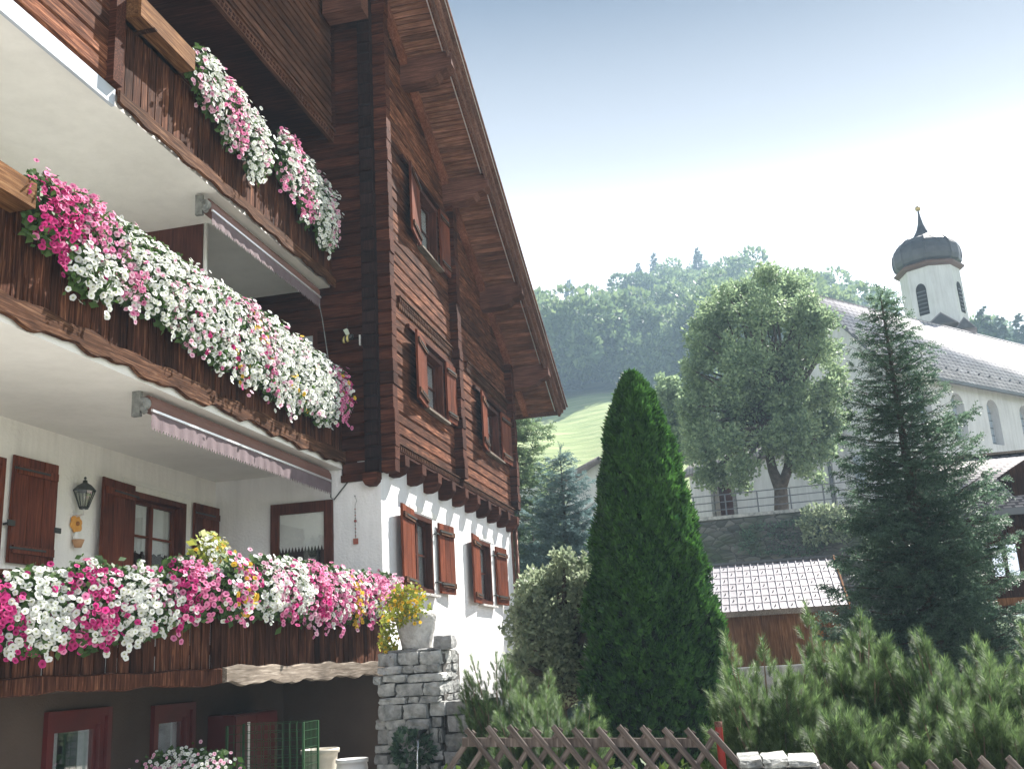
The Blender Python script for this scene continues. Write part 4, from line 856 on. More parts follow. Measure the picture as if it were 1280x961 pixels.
def plant(name, label, group, centre, hw, top, bot, base, bulge, colors, nb, seed, parts=True, lean=(1, 0), leaf=M['petleaf'], cat='petunias', size=1.0, leafmul=1.0):
    """one hanging plant: centre = xy on the rail, hw = half width along the rail, from height top down to bot; colors = {name: weight}"""
    r = np.random.default_rng(seed); lean = np.array(lean, float); al = np.array([-lean[1], lean[0]])
    t = empty(name, (centre[0], centre[1], base), label, cat, group)
    def surf(n, depth):
        s = np.clip(r.normal(0, 0.5, n), -1.25, 1.25); v = r.uniform(0, 1, n)**0.9
        edge = np.clip(1-(np.abs(s)/1.3)**2.5, 0.12, 1)
        zc = (top+bot)/2; zz = top-(top-bot)*v; zz = zc+(zz-zc)*(0.55+0.45*edge)+r.normal(0, 0.035, n)
        vv = (top-zz)/(top-bot)
        out = bulge*np.sqrt(np.clip(1-(vv*1.3-0.62)**2*1.6, 0.02, 1))*(0.75+0.25*edge)+r.normal(0, 0.03, n)
        out = out*depth-(0.12*np.clip(0.3-vv, 0, 1)*2*r.uniform(0, 1, n))
        p = np.zeros((n, 3)); p[:, :2] = np.array(centre)+al*(s*hw)[:, None]+lean*out[:, None]; p[:, 2] = zz
        nn = np.zeros((n, 3)); nn[:, :2] = lean*1.0; nn[:, 2] = (0.55-vv)*1.3+0.25; nn[:, :2] += al*(s*0.25)[:, None]; nn += r.normal(0, 0.45, (n, 3)); nn[:, 1] -= 0.35
        return p, unit(nn)
    # leaves and stems
    nl = int(nb*3.4*leafmul); p, nn = surf(nl, 0.82); rot = face_rot(nn+r.normal(0, 0.6, nn.shape), r)
    V, F = scatter(LEAF_V-np.array([0, .5, 0]), LEAF_F, p, rot, r.uniform(0.045, 0.085, nl)*size)
    p2, n2 = surf(int(nb*1.6), 0.35); V2, F2 = scatter(LEAF_V-np.array([0, .5, 0]), LEAF_F, p2, face_rot(n2, r), r.uniform(0.08, 0.12, len(p2)))
    npobj('foliage', npmesh('foliage', np.concatenate([V, V2]), np.concatenate([F, F2+len(V)]), leaf), t, 'stuff')
    nb = int(nb*1.75); p, nn = surf(nb, 1.05)
    # keep blooms from piling up on one another
    keep = []; cell = {}
    for i in range(nb):
        k = tuple(np.floor(p[i]/0.041).astype(int))
        if cell.get(k, 0) >= 1: continue
        cell[k] = 1; keep.append(i)
    p, nn = p[keep], nn[keep]; nb = len(p)
    if size >= 1.0:
        for q in range(2):
            sx = r.uniform(-0.8, 0.8)*hw; k = int(r.integers(4, 9)); zz = bot+0.06-np.arange(k)*0.034; st = np.zeros((k, 3)); st[:, :2] = np.array(centre)+al*sx+lean*(bulge*0.62); st[:, :2] += r.normal(0, 0.022, (k, 2)); st[:, 2] = zz
            sn = np.zeros((k, 3)); sn[:, :2] = lean; sn[:, 1] -= 0.4; sn += r.normal(0, 0.35, (k, 3)); p = np.concatenate([p, st]); nn = np.concatenate([nn, unit(sn)])
        nb = len(p)
    names = list(colors); wts = np.array([colors[c] for c in names], float); wts /= wts.sum()
    # colours gather in patches
    ph = r.uniform(0, 6.28, (len(names), 3)); fq = r.uniform(3.0, 6.0, (len(names), 3))
    score = np.stack([np.log(wts[k]+1e-6)*1.0+0.9*np.sin((p*fq[k]).sum(1)+ph[k].sum())+r.gumbel(0, 0.55, nb) for k in range(len(names))], 1); ci = score.argmax(1)
    rot = face_rot(nn, r)
    if parts:
        for i in range(nb):
            o = bpy.data.objects.new('bloom', BME[names[ci[i]]][int(r.integers(3))]); link(o)
            o.matrix_world = Matrix.Translation(Vector(p[i])) @ Matrix(rot[i].tolist()).to_4x4() @ Matrix.Scale(float(r.uniform(0.78, 1.1))*size, 4)
            o.parent = t; o.location = Vector(p[i])-Vector(t.location)
    else:
        for k, nme in enumerate(names):
            m_ = ci == k
            if m_.sum() < 2: continue
            V, F = scatter(BV, BF, p[m_], rot[m_], r.uniform(0.027, 0.037, m_.sum())*size)
            npobj('blooms', npmesh('blooms', V, F, PET[nme], uv=np.tile(BUV, (int(m_.sum()), 1))), t, 'stuff')
    return t
GM, GL, GU = 'petunias hanging from the middle balcony', 'petunias along the lower balcony', 'petunias hanging from the top balcony'
W_ = {'white': 8, 'blush': 1}; 
mids = [(6.98, 0.30, 4.24, 3.60, {'magenta': 8, 'pink': 4}, 'deep magenta petunias at the left end of the middle balcony'),
        (7.45, 0.34, 4.30, 3.75, {'pink': 6, 'magenta': 5, 'blush': 1.5}, 'bright pink petunias second from the left end of the middle balcony'),
        (7.62, 0.34, 3.85, 3.38, {'white': 9, 'magenta': 1.2}, 'white petunias trailing low beneath the magenta ones on the middle balcony'),
        (8.15, 0.36, 4.29, 3.50, {'white': 7, 'blush': 3, 'pink': 1.5}, 'white petunias with pink tops just right of the magenta mass, middle balcony'),
        (8.75, 0.38, 4.30, 3.50, {'white': 9, 'blush': 1.5}, 'nearly pure white petunias in the left half of the middle balcony'),
        (9.35, 0.38, 4.31, 3.40, {'white': 8, 'blush': 2.5, 'magenta': 0.4}, 'white petunias with blush patches below the white partition post'),
        (9.95, 0.38, 4.33, 3.36, {'white': 8, 'pink': 1.5, 'magenta': 0.5}, 'white petunias flecked with magenta right of the partition post'),
        (10.6, 0.40, 4.34, 3.32, {'white': 6, 'blush': 2, 'yellow': 0.8, 'magenta': 1}, 'white petunias with a few yellow blooms, middle balcony under the awning'),
        (11.3, 0.42, 4.34, 3.30, {'white': 8, 'blush': 2, 'pink': 1}, 'white petunias before the dark loggia door, middle balcony'),
        (12.0, 0.44, 4.30, 3.30, {'white': 8, 'yellow': 0.7, 'blush': 2}, 'white trailing petunias third from the right end of the middle balcony'),
        (12.75, 0.44, 4.28, 3.32, {'white': 8, 'blush': 1}, 'white trailing petunias second from the right end of the middle balcony'),
        (13.35, 0.34, 4.26, 3.55, {'pink': 6, 'magenta': 2, 'blush': 2, 'yellow': 0.8, 'white': 2}, 'pink petunias at the right end of the middle balcony by the log wall')]
for i, (y, hw, tp, bt, cs_, lab) in enumerate(mids):
    plant('petunia_plant', lab, GM, (-5.50, y), hw, tp, bt, 3.95, 0.17, cs_, int(190*hw/0.36*(tp-bt)/0.8), 100+i, parts=(i < 7))
def lowxy(u):  # along the lower rail; u = distance from the corner at y 9.6, negative to the left
    if u < 0: d = np.array((-1.46, -2.98)); d /= np.linalg.norm(d); return np.array((-5.2, 9.6))+d*(-u), np.array((-d[1], d[0]))*1.0
    d = np.array((0.16, 4.25)); d /= np.linalg.norm(d); return np.array((-5.2, 9.6))+d*u, np.array((d[1], -d[0]))
lows = [(-2.95, 0.30, 0.95, 0.42, {'white': 8, 'magenta': 0.6}, 'white petunias cut by the left edge of the photo on the lower balcony'),
        (-2.45, 0.30, 0.93, 0.36, {'magenta': 8, 'white': 1.4}, 'magenta petunias second from the left on the lower balcony'),
        (-1.95, 0.32, 1.02, 0.33, {'white': 8, 'magenta': 1.3}, 'white petunias third from the left on the lower balcony'),
        (-1.50, 0.30, 1.08, 0.36, {'magenta': 5, 'white': 3, 'pink': 3}, 'magenta petunias below the orange clay flower'),
        (-1.0, 0.34, 1.06, 0.42, {'white': 8, 'magenta': 2, 'blush': 1}, 'white petunias below the left loggia shutter, hanging low'),
        (-0.5, 0.32, 1.16, 0.55, {'magenta': 3, 'pink': 5, 'white': 3}, 'pink and magenta petunias left of the yellow flowers'),
        (0.0, 0.26, 1.20, 0.60, {'yellow': 1.6, 'magenta': 2.5, 'pink': 4, 'white': 3}, 'yellow and magenta blooms at the bend of the lower balcony'),
        (0.62, 0.34, 1.24, 0.66, {'white': 8, 'blush': 2}, 'white petunias just right of the yellow flowers on the lower balcony'),
        (1.15, 0.34, 1.26, 0.62, {'pink': 5, 'white': 4, 'magenta': 2}, 'pink petunias below the loggia door, left half'),
        (1.75, 0.36, 1.27, 0.60, {'pink': 6, 'blush': 3, 'magenta': 2}, 'pink petunias below the loggia door, right half'),
        (2.35, 0.36, 1.26, 0.62, {'pink': 5, 'white': 4, 'magenta': 1}, 'mixed pink and white petunias right of the loggia door'),
        (2.95, 0.34, 1.24, 0.66, {'yellow': 3, 'pink': 4, 'white': 2, 'blush': 1}, 'pink petunias mixed with yellow near the right end of the lower balcony'),
        (3.55, 0.36, 1.26, 0.66, {'pink': 7, 'magenta': 2, 'white': 2}, 'pink petunias at the right end of the lower balcony beside the stone planter'),
        (4.1, 0.32, 1.28, 0.80, {'blush': 5, 'pink': 4, 'white': 2}, 'pale pink petunias by the white house corner above the stone pillar')]
for i, (u, hw, tp, bt, cs_, lab) in enumerate(lows):
    c, ln = lowxy(u)
    if ln[0] < 0: ln = -ln
    c = c+ln*0.08
    plant('petunia_plant', lab, GL, (float(c[0]), float(c[1])), hw, tp, bt, 0.98, 0.24, cs_, int(175*hw/0.34*(tp-bt)/0.66), 200+i, parts=(i < 12), lean=tuple(ln))
# taller yellow-flowered plant above the bend of the rail
c, ln = lowxy(-0.15)
plant('yellow_daisy_plant', 'upright plant with small yellow flowers rising at the bend of the lower balcony', None, (float(c[0]), float(c[1])), 0.3, 1.42, 1.12, 1.0, 0.12, {'yellow': 3, 'white': 4}, 60, 300, parts=False, leaf=M['limeleaf'], cat='flower plant', size=0.6)
ups = [(9.75, 0.34, 7.16, 6.48, {'white': 6, 'blush': 4, 'pink': 2}, 'white and pink petunias at the left end of the top balcony'),
       (10.35, 0.36, 7.14, 6.28, {'pink': 3, 'white': 6, 'blush': 4}, 'pale pink petunias second from the left on the top balcony'),
       (10.95, 0.30, 7.06, 6.16, {'white': 9, 'blush': 1}, 'white petunias trailing lowest in the left clump of the top balcony'),
       (11.95, 0.32, 7.28, 6.45, {'blush': 4, 'white': 4, 'pink': 3}, 'pink and white petunias at the left of the right clump, top balcony'),
       (12.6, 0.36, 7.20, 6.25, {'white': 6, 'pink': 3, 'blush': 2}, 'white and pink petunias in the middle of the right clump, top balcony'),
       (13.2, 0.36, 7.15, 6.10, {'white': 8, 'blush': 2}, 'white petunias hanging lowest at the right end of the top balcony')]
for i, (y, hw, tp, bt, cs_, lab) in enumerate(ups):
    plant('petunia_plant', lab, GU, (-5.62, y), hw, tp, bt, 6.7, 0.17, cs_, int(190*hw/0.36*(tp-bt)/0.8), 400+i, parts=False)
# white busy shrub of small flowers at the bottom left
c = ony(238, 955, 10.0)
plant('flower_bush', 'rounded bush of small white and pinkish flowers before the dark basement', None, (float(c[0]), 10.0), 0.42, -0.66, -1.25, -1.32, 0.4, {'white': 5, 'blush': 4}, 420, 500, parts=False, lean=(0.35, -0.94), cat='flower bush', size=0.62)

# ---------------------------------------------------------------- stone pillar, fountain, planter
pil = empty('stone_pillar', (-3.85, 11.9, -1.6), 'dry-stone pillar of grey blocks with a lower shoulder, under the pale planter', 'stone pillar')
b = MB(); b.box(-4.20, -3.50, 11.63, 12.3, -1.6, 0.16); b.box(-3.499, -2.98, 11.66, 12.2, -1.6, -0.40); core_ = b.build('mortar_core', M['mortar'], pil)
def rock(x0, x1, y0, y1, z0, z1, mat, parent, seed, name='stone', jit=0.16):
    r = np.random.default_rng(seed); n = 3
    # rounded block: subdivided box pulled in at its corners
    g = np.linspace(-1, 1, 4); V = []; key = {}; F = []
    def vid(p):
        k = tuple(np.round(p, 4))
        if k not in key: key[k] = len(V); V.append(np.array(p, float))
        return key[k]
    for ax in range(3):
        for sg in (-1, 1):
            for i in range(3):
                for j in range(3):
                    q = []
                    for (a, c) in ((i, j), (i+1, j), (i+1, j+1), (i, j+1)):
                        p = [0, 0, 0]; p[ax] = sg; p[(ax+1) % 3] = g[a]; p[(ax+2) % 3] = g[c]; q.append(vid(p))
                    F.append(tuple(q) if sg > 0 else tuple(q[::-1]))
    V = np.array(V); nrm = np.abs(V); m_ = (nrm > 0.99).sum(1)
    V = V*np.where(m_ >= 2, 0.955-0.04*(m_ - 2), 1.0)[:, None]+r.normal(0, 0.062, V.shape)
    h = np.array([(x1-x0)/2, (y1-y0)/2, (z1-z0)/2]); c = np.array([(x0+x1)/2, (y0+y1)/2, (z0+z1)/2])
    b = MB(); b.add(V*h, F); o = b.build(name, mat, None, smooth=False); o.location = c; o.rotation_euler = (r.uniform(-.03, .03), r.uniform(-.05, .05), r.uniform(-.05, .05)); under(o, parent); return o
def coursed(x0, x1, yf, depth, z0, z1, parent, seed, mat, hmin=0.09, hmax=0.2, wmin=0.12, wmax=0.34, side=True):
    r = random.Random(seed); z = z0; n = 0
    while z < z1-0.03:
        h = min(r.uniform(hmin, hmax), z1-z); 
        if z1-(z+h) < 0.05: h = z1-z
        x = x0+r.uniform(-0.07, 0.03)
        while x < x1-0.04:
            w = r.uniform(wmin, wmax)
            if x+w > x1-0.08: w = x1+r.uniform(-0.05, 0.06)-x
            mm = mat if r.random() < 0.88 else M['stone_pale']
            dz = r.uniform(-0.014, 0.010); rock(x+r.uniform(0.0, 0.012), x+w-r.uniform(0.0, 0.012), yf+r.uniform(-0.10, 0.02), yf+depth, z+dz, z+h-0.004+dz*0.5, mm, parent, seed*1000+n); n += 1; x += w
        if side:
            y = yf+depth
            while y < yf+0.62:
                w = r.uniform(0.15, 0.3); rock(x1-0.14, x1+r.uniform(0.0, 0.03), y, y+w-0.006, z+0.004, z+h-0.004, mat, parent, seed*1000+500+n); n += 1; y += w
        z += h
coursed(-4.24, -3.50, 11.52, 0.2, -1.55, 0.20, pil, 3, M['stone'], 0.06, 0.19, 0.09, 0.36)
coursed(-3.49, -2.95, 11.56, 0.2, -1.55, -0.36, pil, 4, M['stone'], 0.07, 0.2, 0.1, 0.34)
t = empty('stone_planter', (-3.85, 11.85, 0.2), 'rough pale stone planter on top of the stone pillar', 'planter')
b = MB(); pr = [(0.0, 0.0), (0.17, 0.0), (0.175, 0.03), (0.19, 0.12), (0.215, 0.22), (0.235, 0.33), (0.25, 0.36), (0.25, 0.41), (0.21, 0.41), (0.2, 0.36), (0, 0.34)]
b.lathe((-3.88, 11.85, 0.22), pr, 20); r_ = random.Random(5); b.v = [(v[0]+r_.uniform(-.012, .012), v[1]+r_.uniform(-.012, .012), v[2]+r_.uniform(-.006, .006)) for v in b.v]; b.build('bowl', M['concrete'], t, smooth=True)
rock(-4.15, -3.62, 11.6, 12.1, 0.19, 0.235, M['stone_pale'], t, 77, 'base_slab')
rock(-3.62, -3.40, 11.62, 11.9, 0.2, 0.36, M['stone_pale'], t, 78, 'loose_stone')
plant('trailing_planter_plant', 'lime green and yellow trailing plant spilling from the pale stone planter', None, (-3.95, 11.72), 0.26, 0.93, 0.50, 0.6, 0.16, {'yellow': 5}, 42, 510, leafmul=4.5, parts=False, lean=(0.0, -1.0), leaf=M['limeleaf'], cat='plant', size=0.7)
plant('trailing_planter_plant', 'green trailing strand hanging left of the stone planter down to the balcony foot', None, (-4.2, 11.8), 0.10, 0.66, 0.18, 0.6, 0.1, {'yellow': 1}, 8, 511, leafmul=12, parts=False, lean=(0.0, -1.0), leaf=M['limeleaf'], cat='plant', size=0.7)
# fern-dark niche and water spout
b = MB(); b.tube([(-3.70, 11.6, -0.66), (-3.70, 11.3, -0.66), (-3.70, 11.24, -0.72)], 0.02, 8); f_ = b.build('fountain_spout', M['iron'], None, smooth=True); tag(f_, 'dark iron spout on the front of the stone pillar pouring water', 'fountain spout')
b = MB(); b.tube([(-3.70, 11.24, -0.73), (-3.70, 11.2, -0.9), (-3.70, 11.19, -1.45)], [0.012, 0.01, 0.013], 8); tag(b.build('water_jet', M['water'], None, smooth=True), 'thin bright stream of water falling from the iron spout', 'water')
def leafblob(name, label, cat, centre, rad, n, size, mat, seed, shape=LEAF_V, up=0.3, group=None, core=0.72, trunk=None, corem='core'):
    r = np.random.default_rng(seed); d = rdir(n, r); k = r.uniform(0.55, 1.0, n)**0.5
    lump = 1+0.16*np.sin(d[:, 0]*5+seed)+0.14*np.sin(d[:, 1]*6+seed*2)+0.14*np.sin(d[:, 2]*7+seed*3)
    p = d*(k*lump)[:, None]*np.array(rad)+np.array(centre); nn = unit(d+r.normal(0, 0.5, d.shape)+np.array((0, 0, up)))
    V, F = scatter(shape, LEAF_F, p, frames(nn, rdir(n, r)), r.uniform(0.6, 1.15, n)*size)
    t = empty(name, (centre[0], centre[1], -1.6), label, cat, group)
    npobj('foliage', npmesh('foliage', V, F, mat), t, 'stuff')
    if core:
        th = np.linspace(0, math.pi, 10); ph = np.linspace(0, 2*math.pi, 15)[:-1]; VV = [(math.sin(a)*math.cos(q), math.sin(a)*math.sin(q), math.cos(a)) for a in th for q in ph]; VV = np.array(VV)
        lu = 1+0.16*np.sin(VV[:, 0]*5+seed)+0.14*np.sin(VV[:, 1]*6+seed*2)+0.14*np.sin(VV[:, 2]*7+seed*3)
        VV = VV*lu[:, None]*np.array(rad)*core+np.array(centre); FF = [(i*14+j, (i+1)*14+j, (i+1)*14+(j+1) % 14, i*14+(j+1) % 14) for i in range(9) for j in range(14)]
        npobj('inner_shade_core', npmesh('inner_shade_core', VV, FF, M[corem]), t)  # solid core, shade among the leaves put into its colour
    return t
leafblob('fern_tuft', 'dark fern tuft growing in the wet niche of the stone pillar', 'fern', (-3.86, 11.46, -0.86), (0.22, 0.1, 0.2), 500, 0.09, M['spruce'], 9, core=None)

# ---------------------------------------------------------------- lattice fence, marker post, gate pier
fen = empty('lattice_fence', (-1.0, 7.6, -1.6), 'low grey hunter fence of crossed half-round laths before the thuja', 'fence')
fA, fB = np.array((-2.15, 7.62)), np.array((-0.52, 7.56))
def fence_z(t): return -0.44-0.035*t
def lath(x, y, zt, sgn, parent, L=1.25, off=0.0):
    b = MB(); r0 = 0.021; n = 6; V = []
    pts = [(r0*math.cos(math.pi*k/(n-1)), -r0*0.8*math.sin(math.pi*k/(n-1))) for k in range(n)]
    b.add([(p[0], p[1], 0) for p in pts]+[(p[0], p[1], -L) for p in pts], [tuple(range(n)), tuple(range(n, 2*n))[::-1]]+[(i, (i+1) % n, n+(i+1) % n, n+i)[::-1] for i in range(n)])
    o = b.build('lath', M['fence'], None, smooth=False); o.location = (x, y-off, zt); o.rotation_euler = (0, sgn*R(38)+rnd.uniform(-.02, .02), 0); under(o, parent)
def make_fence(parent, x0, x1, y, z0, z1, step=0.158):
    n = int((x1-x0)/step)
    for i in range(-5, n+2):
        x = x0+i*step+rnd.uniform(-.008, .008); t_ = (x-x0)/(x1-x0); zt = z0+(z1-z0)*t_+rnd.uniform(-.01, .015)
        if i >= 0: lath(x, y, zt, -1, parent, off=0.022)
        if 0 <= i: lath(x+0.05, y+0.03, zt-0.02, 1, parent, off=0.0)
    for zz in (0.10, 0.72):
        b = MB(); b.bar((x0-0.05, y+0.03, z0-zz), (x1+0.05, y+0.03, z1-zz), 0.035, 0.06); b.build('rail', M['fence'], parent)
make_fence(fen, -2.12, -0.52, 7.6, -0.43, -0.50)
# the laths that start left of the fence, behind the pillar side
fen2 = empty('lattice_fence', (1.2, 7.3, -1.6), 'shaded stretch of lattice fence in front of the mountain pines, right of the stone pier', 'fence')
make_fence(fen2, 0.32, 2.6, 7.3, -0.74, -0.74)
t = empty('marker_post', (-0.33, 7.7, -1.6), 'slim red marker post standing behind the lattice fence', 'post')
px_ = ony(897, 897, 7.75); b = MB(); b.lathe((px_[0], 7.75, -1.6), [(0.0, 0), (0.026, 0), (0.026, 1.10), (0.022, 1.12), (0, 1.125)], 12); b.build('post', M['redpost'], t, smooth=True)
b = MB(); b.lathe((px_[0], 7.75, -0.51), [(0.0275, 0), (0.0275, 0.035), (0, 0.036)], 12); b.build('cap', M['barge'], t, smooth=True)
pier = empty('stone_pier', (0.0, 6.8, -1.6), 'low round-cornered pier of pale boulders with flat stone cap at the fence end', 'stone pier')
b = MB(); b.box(-0.16, 0.29, 6.62, 7.1, -1.6, -0.70); b.build('mortar_core', M['mortar'], pier)
coursed(-0.17, 0.27, 6.52, 0.16, -1.55, -0.67, pier, 12, M['stone_pale'], 0.10, 0.17, 0.11, 0.2)
r_ = random.Random(3); x = -0.19
while x < 0.26:
    w = r_.uniform(0.12, 0.2); rock(x, x+w-0.005, 6.47, 6.9, -0.665, -0.61+r_.uniform(-.02, .012), M['stone'], pier, int(x*1000)+5000, 'cap_stone'); x += w

# ---------------------------------------------------------------- vegetation generators
def trunk_tube(b, pts, rads, n=9, mi=0): b.tube(pts, rads, n, mi)
def spray_template():
    V = []; F = []
    def tri(a, c, d): k = len(V); V.extend([a, c, d]); F.append((k, k+1, k+2))
    tri((-.018, 0, 0), (.018, 0, 0), (0, 1.08, 0))
    for i in range(5):
        y = 0.08+i*0.18; l = 0.36*(1-0.12*i)
        for sg in (-1, 1):
            tri((0, y-0.02, 0), (sg*l*0.85, y+l*0.75, 0.10*((i % 2)*2-1)), (0, y+0.15, 0))
    for i in range(3):
        y = 0.1+i*0.28; tri((0.02, y, 0), (0, y+0.2, 0.2), (-0.02, y+0.07, 0))
    return np.array(V, float), np.array(F)
SPV, SPF = spray_template()
def conifer(name, label, base, H, Rr, mat, seed, lev=0.2, per=9, droop=0.25, up=0.25, spray=0.2, step=0.1, z0=0.06, prof=None, group=None, density=1.0, gap=0.0, cat='tree', skirt=1.0):
    r = np.random.default_rng(seed); base = np.array(base, float)
    P = []; D = []; U = []; S = []; br = MB(); z = z0*H
    prof = prof or (lambda q: (q**0.85))
    while z < H*0.985:
        q = 1-(z/H-z0)/(1-z0); L0 = Rr*prof(q)+0.05; nbr = max(3, int(per*(0.5+0.5*q)))
        a0 = r.uniform(0, 6.28)
        for k in range(nbr):
            if r.random() < gap: continue
            a = a0+2*math.pi*k/nbr+r.normal(0, 0.14); L = L0*r.uniform(0.72, 1.12); zz = z+r.normal(0, lev*0.35)
            h = np.array((math.cos(a), math.sin(a), 0)); lat = np.array((-h[1], h[0], 0))
            t = np.arange(0.06, 1.0001, step/max(L, 0.12)); 
            dr = droop*(0.6+0.6*q); 
            cx = L*t; cz = -dr*L*t+(up+0.1*r.normal())*L*t**2+(1-q)*0.35*L*t
            c = base+np.array((0, 0, zz))+h*cx[:, None]+np.array((0, 0, 1))*cz[:, None]
            if L > 0.35: br.tube([c[0]-h*0.05, c[len(c)//2], c[-1]], [0.006+0.008*L, 0.004+0.003*L, 0.002], 4, cap=False)
            tw = (0.42*L*(1-t)+0.05+0.10*L*np.sin(t*math.pi))
            m = int(3+6*density*min(1.0, 0.35+1.2*q))
            for j in range(len(t)):
                ss = r.uniform(-1, 1, m)*tw[j]; ss[0] = 0
                for s_ in ss:
                    p = c[j]+lat*s_-np.array((0, 0, abs(s_)*0.25+r.uniform(0, 0.03))); d = h*(0.8 if abs(s_) < 0.03 else 0.45)+lat*np.sign(s_)*min(1, abs(s_)*6)*0.75+np.array((0, 0, r.normal(0.02, 0.2)-0.05))
                    P.append(p); D.append(d); U.append((r.normal(0, .3), r.normal(0, .3), 1)); S.append(spray*r.uniform(0.7, 1.2)*(0.65+0.35*q))
        z += lev*(0.75+0.25*q)
    # leader
    for k in range(8): P.append(base+np.array((0, 0, H*(0.965+0.006*k)))); D.append((r.normal(0, .5), r.normal(0, .5), 1.0)); U.append((1, 0, 0)); S.append(spray*0.8)
    V, F = scatter(SPV, SPF, np.array(P), frames(np.array(D), np.array(U)), np.array(S))
    t = empty(name, tuple(base), label, cat, group)
    br.v and br.build('branches', M['bark'], t, kind='stuff')
    b = MB(); trunk_tube(b, [base, base+np.array((0, 0, H*0.5)), base+np.array((0, 0, H*0.99))], [0.035*H*0.5+0.03, 0.02*H*0.5+0.01, 0.008]); b.build('trunk', M['bark'], t, smooth=True)
    npobj('crown', npmesh('crown', V, F, mat), t, 'stuff')
    return t, len(F)
TR = {}
_, n1 = conifer('spruce_tree', 'tall loose dark spruce in front of the white church side wall', (2.62, 17.0, -1.6), 7.2, 1.85, M['spruce'], 21, lev=0.155, per=11, droop=0.20, up=0.24, spray=0.20, step=0.11, prof=lambda q: q**0.66, density=0.85, gap=0.14)
_, n2 = conifer('blue_spruce', 'dense silvery blue spruce just right of the chalet corner', (-4.10, 24.0, -1.6), 6.5, 2.05, M['bluespruce'], 22, lev=0.25, per=12, droop=0.06, up=0.12, spray=0.24, step=0.11, density=1.3, prof=lambda q: q**0.72)
_, n3 = conifer('conifer_tree', 'pale green feathery conifer behind the blue spruce under the eaves', (-6.6, 30.0, -1.6), 11.5, 2.3, M['larch'], 23, lev=0.26, per=8, droop=0.35, up=0.15, spray=0.4, step=0.22, density=0.8, prof=lambda q: q**0.6)
_, n4 = conifer('conifer_tree', 'dark conifer below the blue spruce beside the chalet downpipe', (-5.15, 25.3, -1.6), 5.0, 1.3, M['spruce'], 24, lev=0.2, per=9, droop=0.2, up=0.15, spray=0.2, step=0.13, density=0.9, prof=lambda q: q**0.5)

def thuja(base, H, seed):
    r = np.random.default_rng(seed); base = np.array(base, float)
    rad = lambda q: 0.97*np.interp(q, [0, 0.1, 0.3, 0.5, 0.7, 0.85, 0.94, 1.0], [0.95, 0.99, 0.90, 0.74, 0.56, 0.39, 0.23, 0.02])
    n = 26000; q = 1-r.uniform(0, 1, n)**0.85; q = np.clip(q, 0, 0.995); a = r.uniform(0, 6.283, n)
    lump = lambda a, q: 1+0.055*np.sin(a*5+q*9)+0.05*np.sin(a*9-q*23)+0.045*np.sin(a*3+q*41)+0.04*np.sin(a*15+q*57)+0.035*np.sin(a*22-q*90)
    R_ = rad(q)*lump(a, q)*(1-0.13*r.uniform(0, 1, n)**1.5)
    p = base+np.stack([R_*np.cos(a), R_*np.sin(a), q*H], 1)
    d = np.stack([np.cos(a)*0.75, np.sin(a)*0.75, np.ones(n)*0.9], 1)+r.normal(0, 0.28, (n, 3)); side = np.stack([-np.sin(a), np.cos(a), np.zeros(n)], 1)
    up = unit(np.stack([np.cos(a), np.sin(a), np.zeros(n)], 1)+r.normal(0, 0.6, (n, 3)))
    V = []; F = []
    for sx, an in ((1, 0.0), (0.75, 0.55), (0.75, -0.55), (0.5, 1.0), (0.5, -1.0)):
        k = len(V); c, s = math.cos(an), math.sin(an); w = 0.10
        for (x, y, z) in ((-w, 0.0, 0), (w, 0.0, 0), (w*0.9, 0.7*sx, 0.03), (0, sx, 0), (-w*0.9, 0.7*sx, -0.03)): V.append((x*c+y*s, -x*s+y*c+0.08, z+0.05*abs(an)))
        F += [(k, k+1, k+2), (k, k+2, k+4), (k+4, k+2, k+3)]
    VV, FF = scatter(np.array(V), np.array(F), p, frames(d, up), r.uniform(0.07, 0.13, n))
    t = empty('thuja_tree', tuple(base), 'tall dark green clipped thuja column behind the lattice fence', 'tree')
    npobj('crown', npmesh('crown', VV, FF, M['thuja']), t, 'stuff')
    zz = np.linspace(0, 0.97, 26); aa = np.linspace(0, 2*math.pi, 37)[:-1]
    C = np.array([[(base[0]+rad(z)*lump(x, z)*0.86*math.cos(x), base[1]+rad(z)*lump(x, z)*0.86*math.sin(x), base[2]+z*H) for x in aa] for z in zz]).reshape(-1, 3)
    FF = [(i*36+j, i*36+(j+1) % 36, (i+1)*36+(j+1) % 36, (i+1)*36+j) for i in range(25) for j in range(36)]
    npobj('inner_shade_core', npmesh('inner_shade_core', C, FF, M['core']), t)  # solid dark core added to block light through the crown
    b = MB(); b.tube([base-np.array((0, 0, 0.02)), base+np.array((0, 0, H*0.6))], [0.09, 0.04], 8); b.build('trunk', M['bark'], t)
thuja((-1.30, 14.0, -1.6), 5.42, 31)

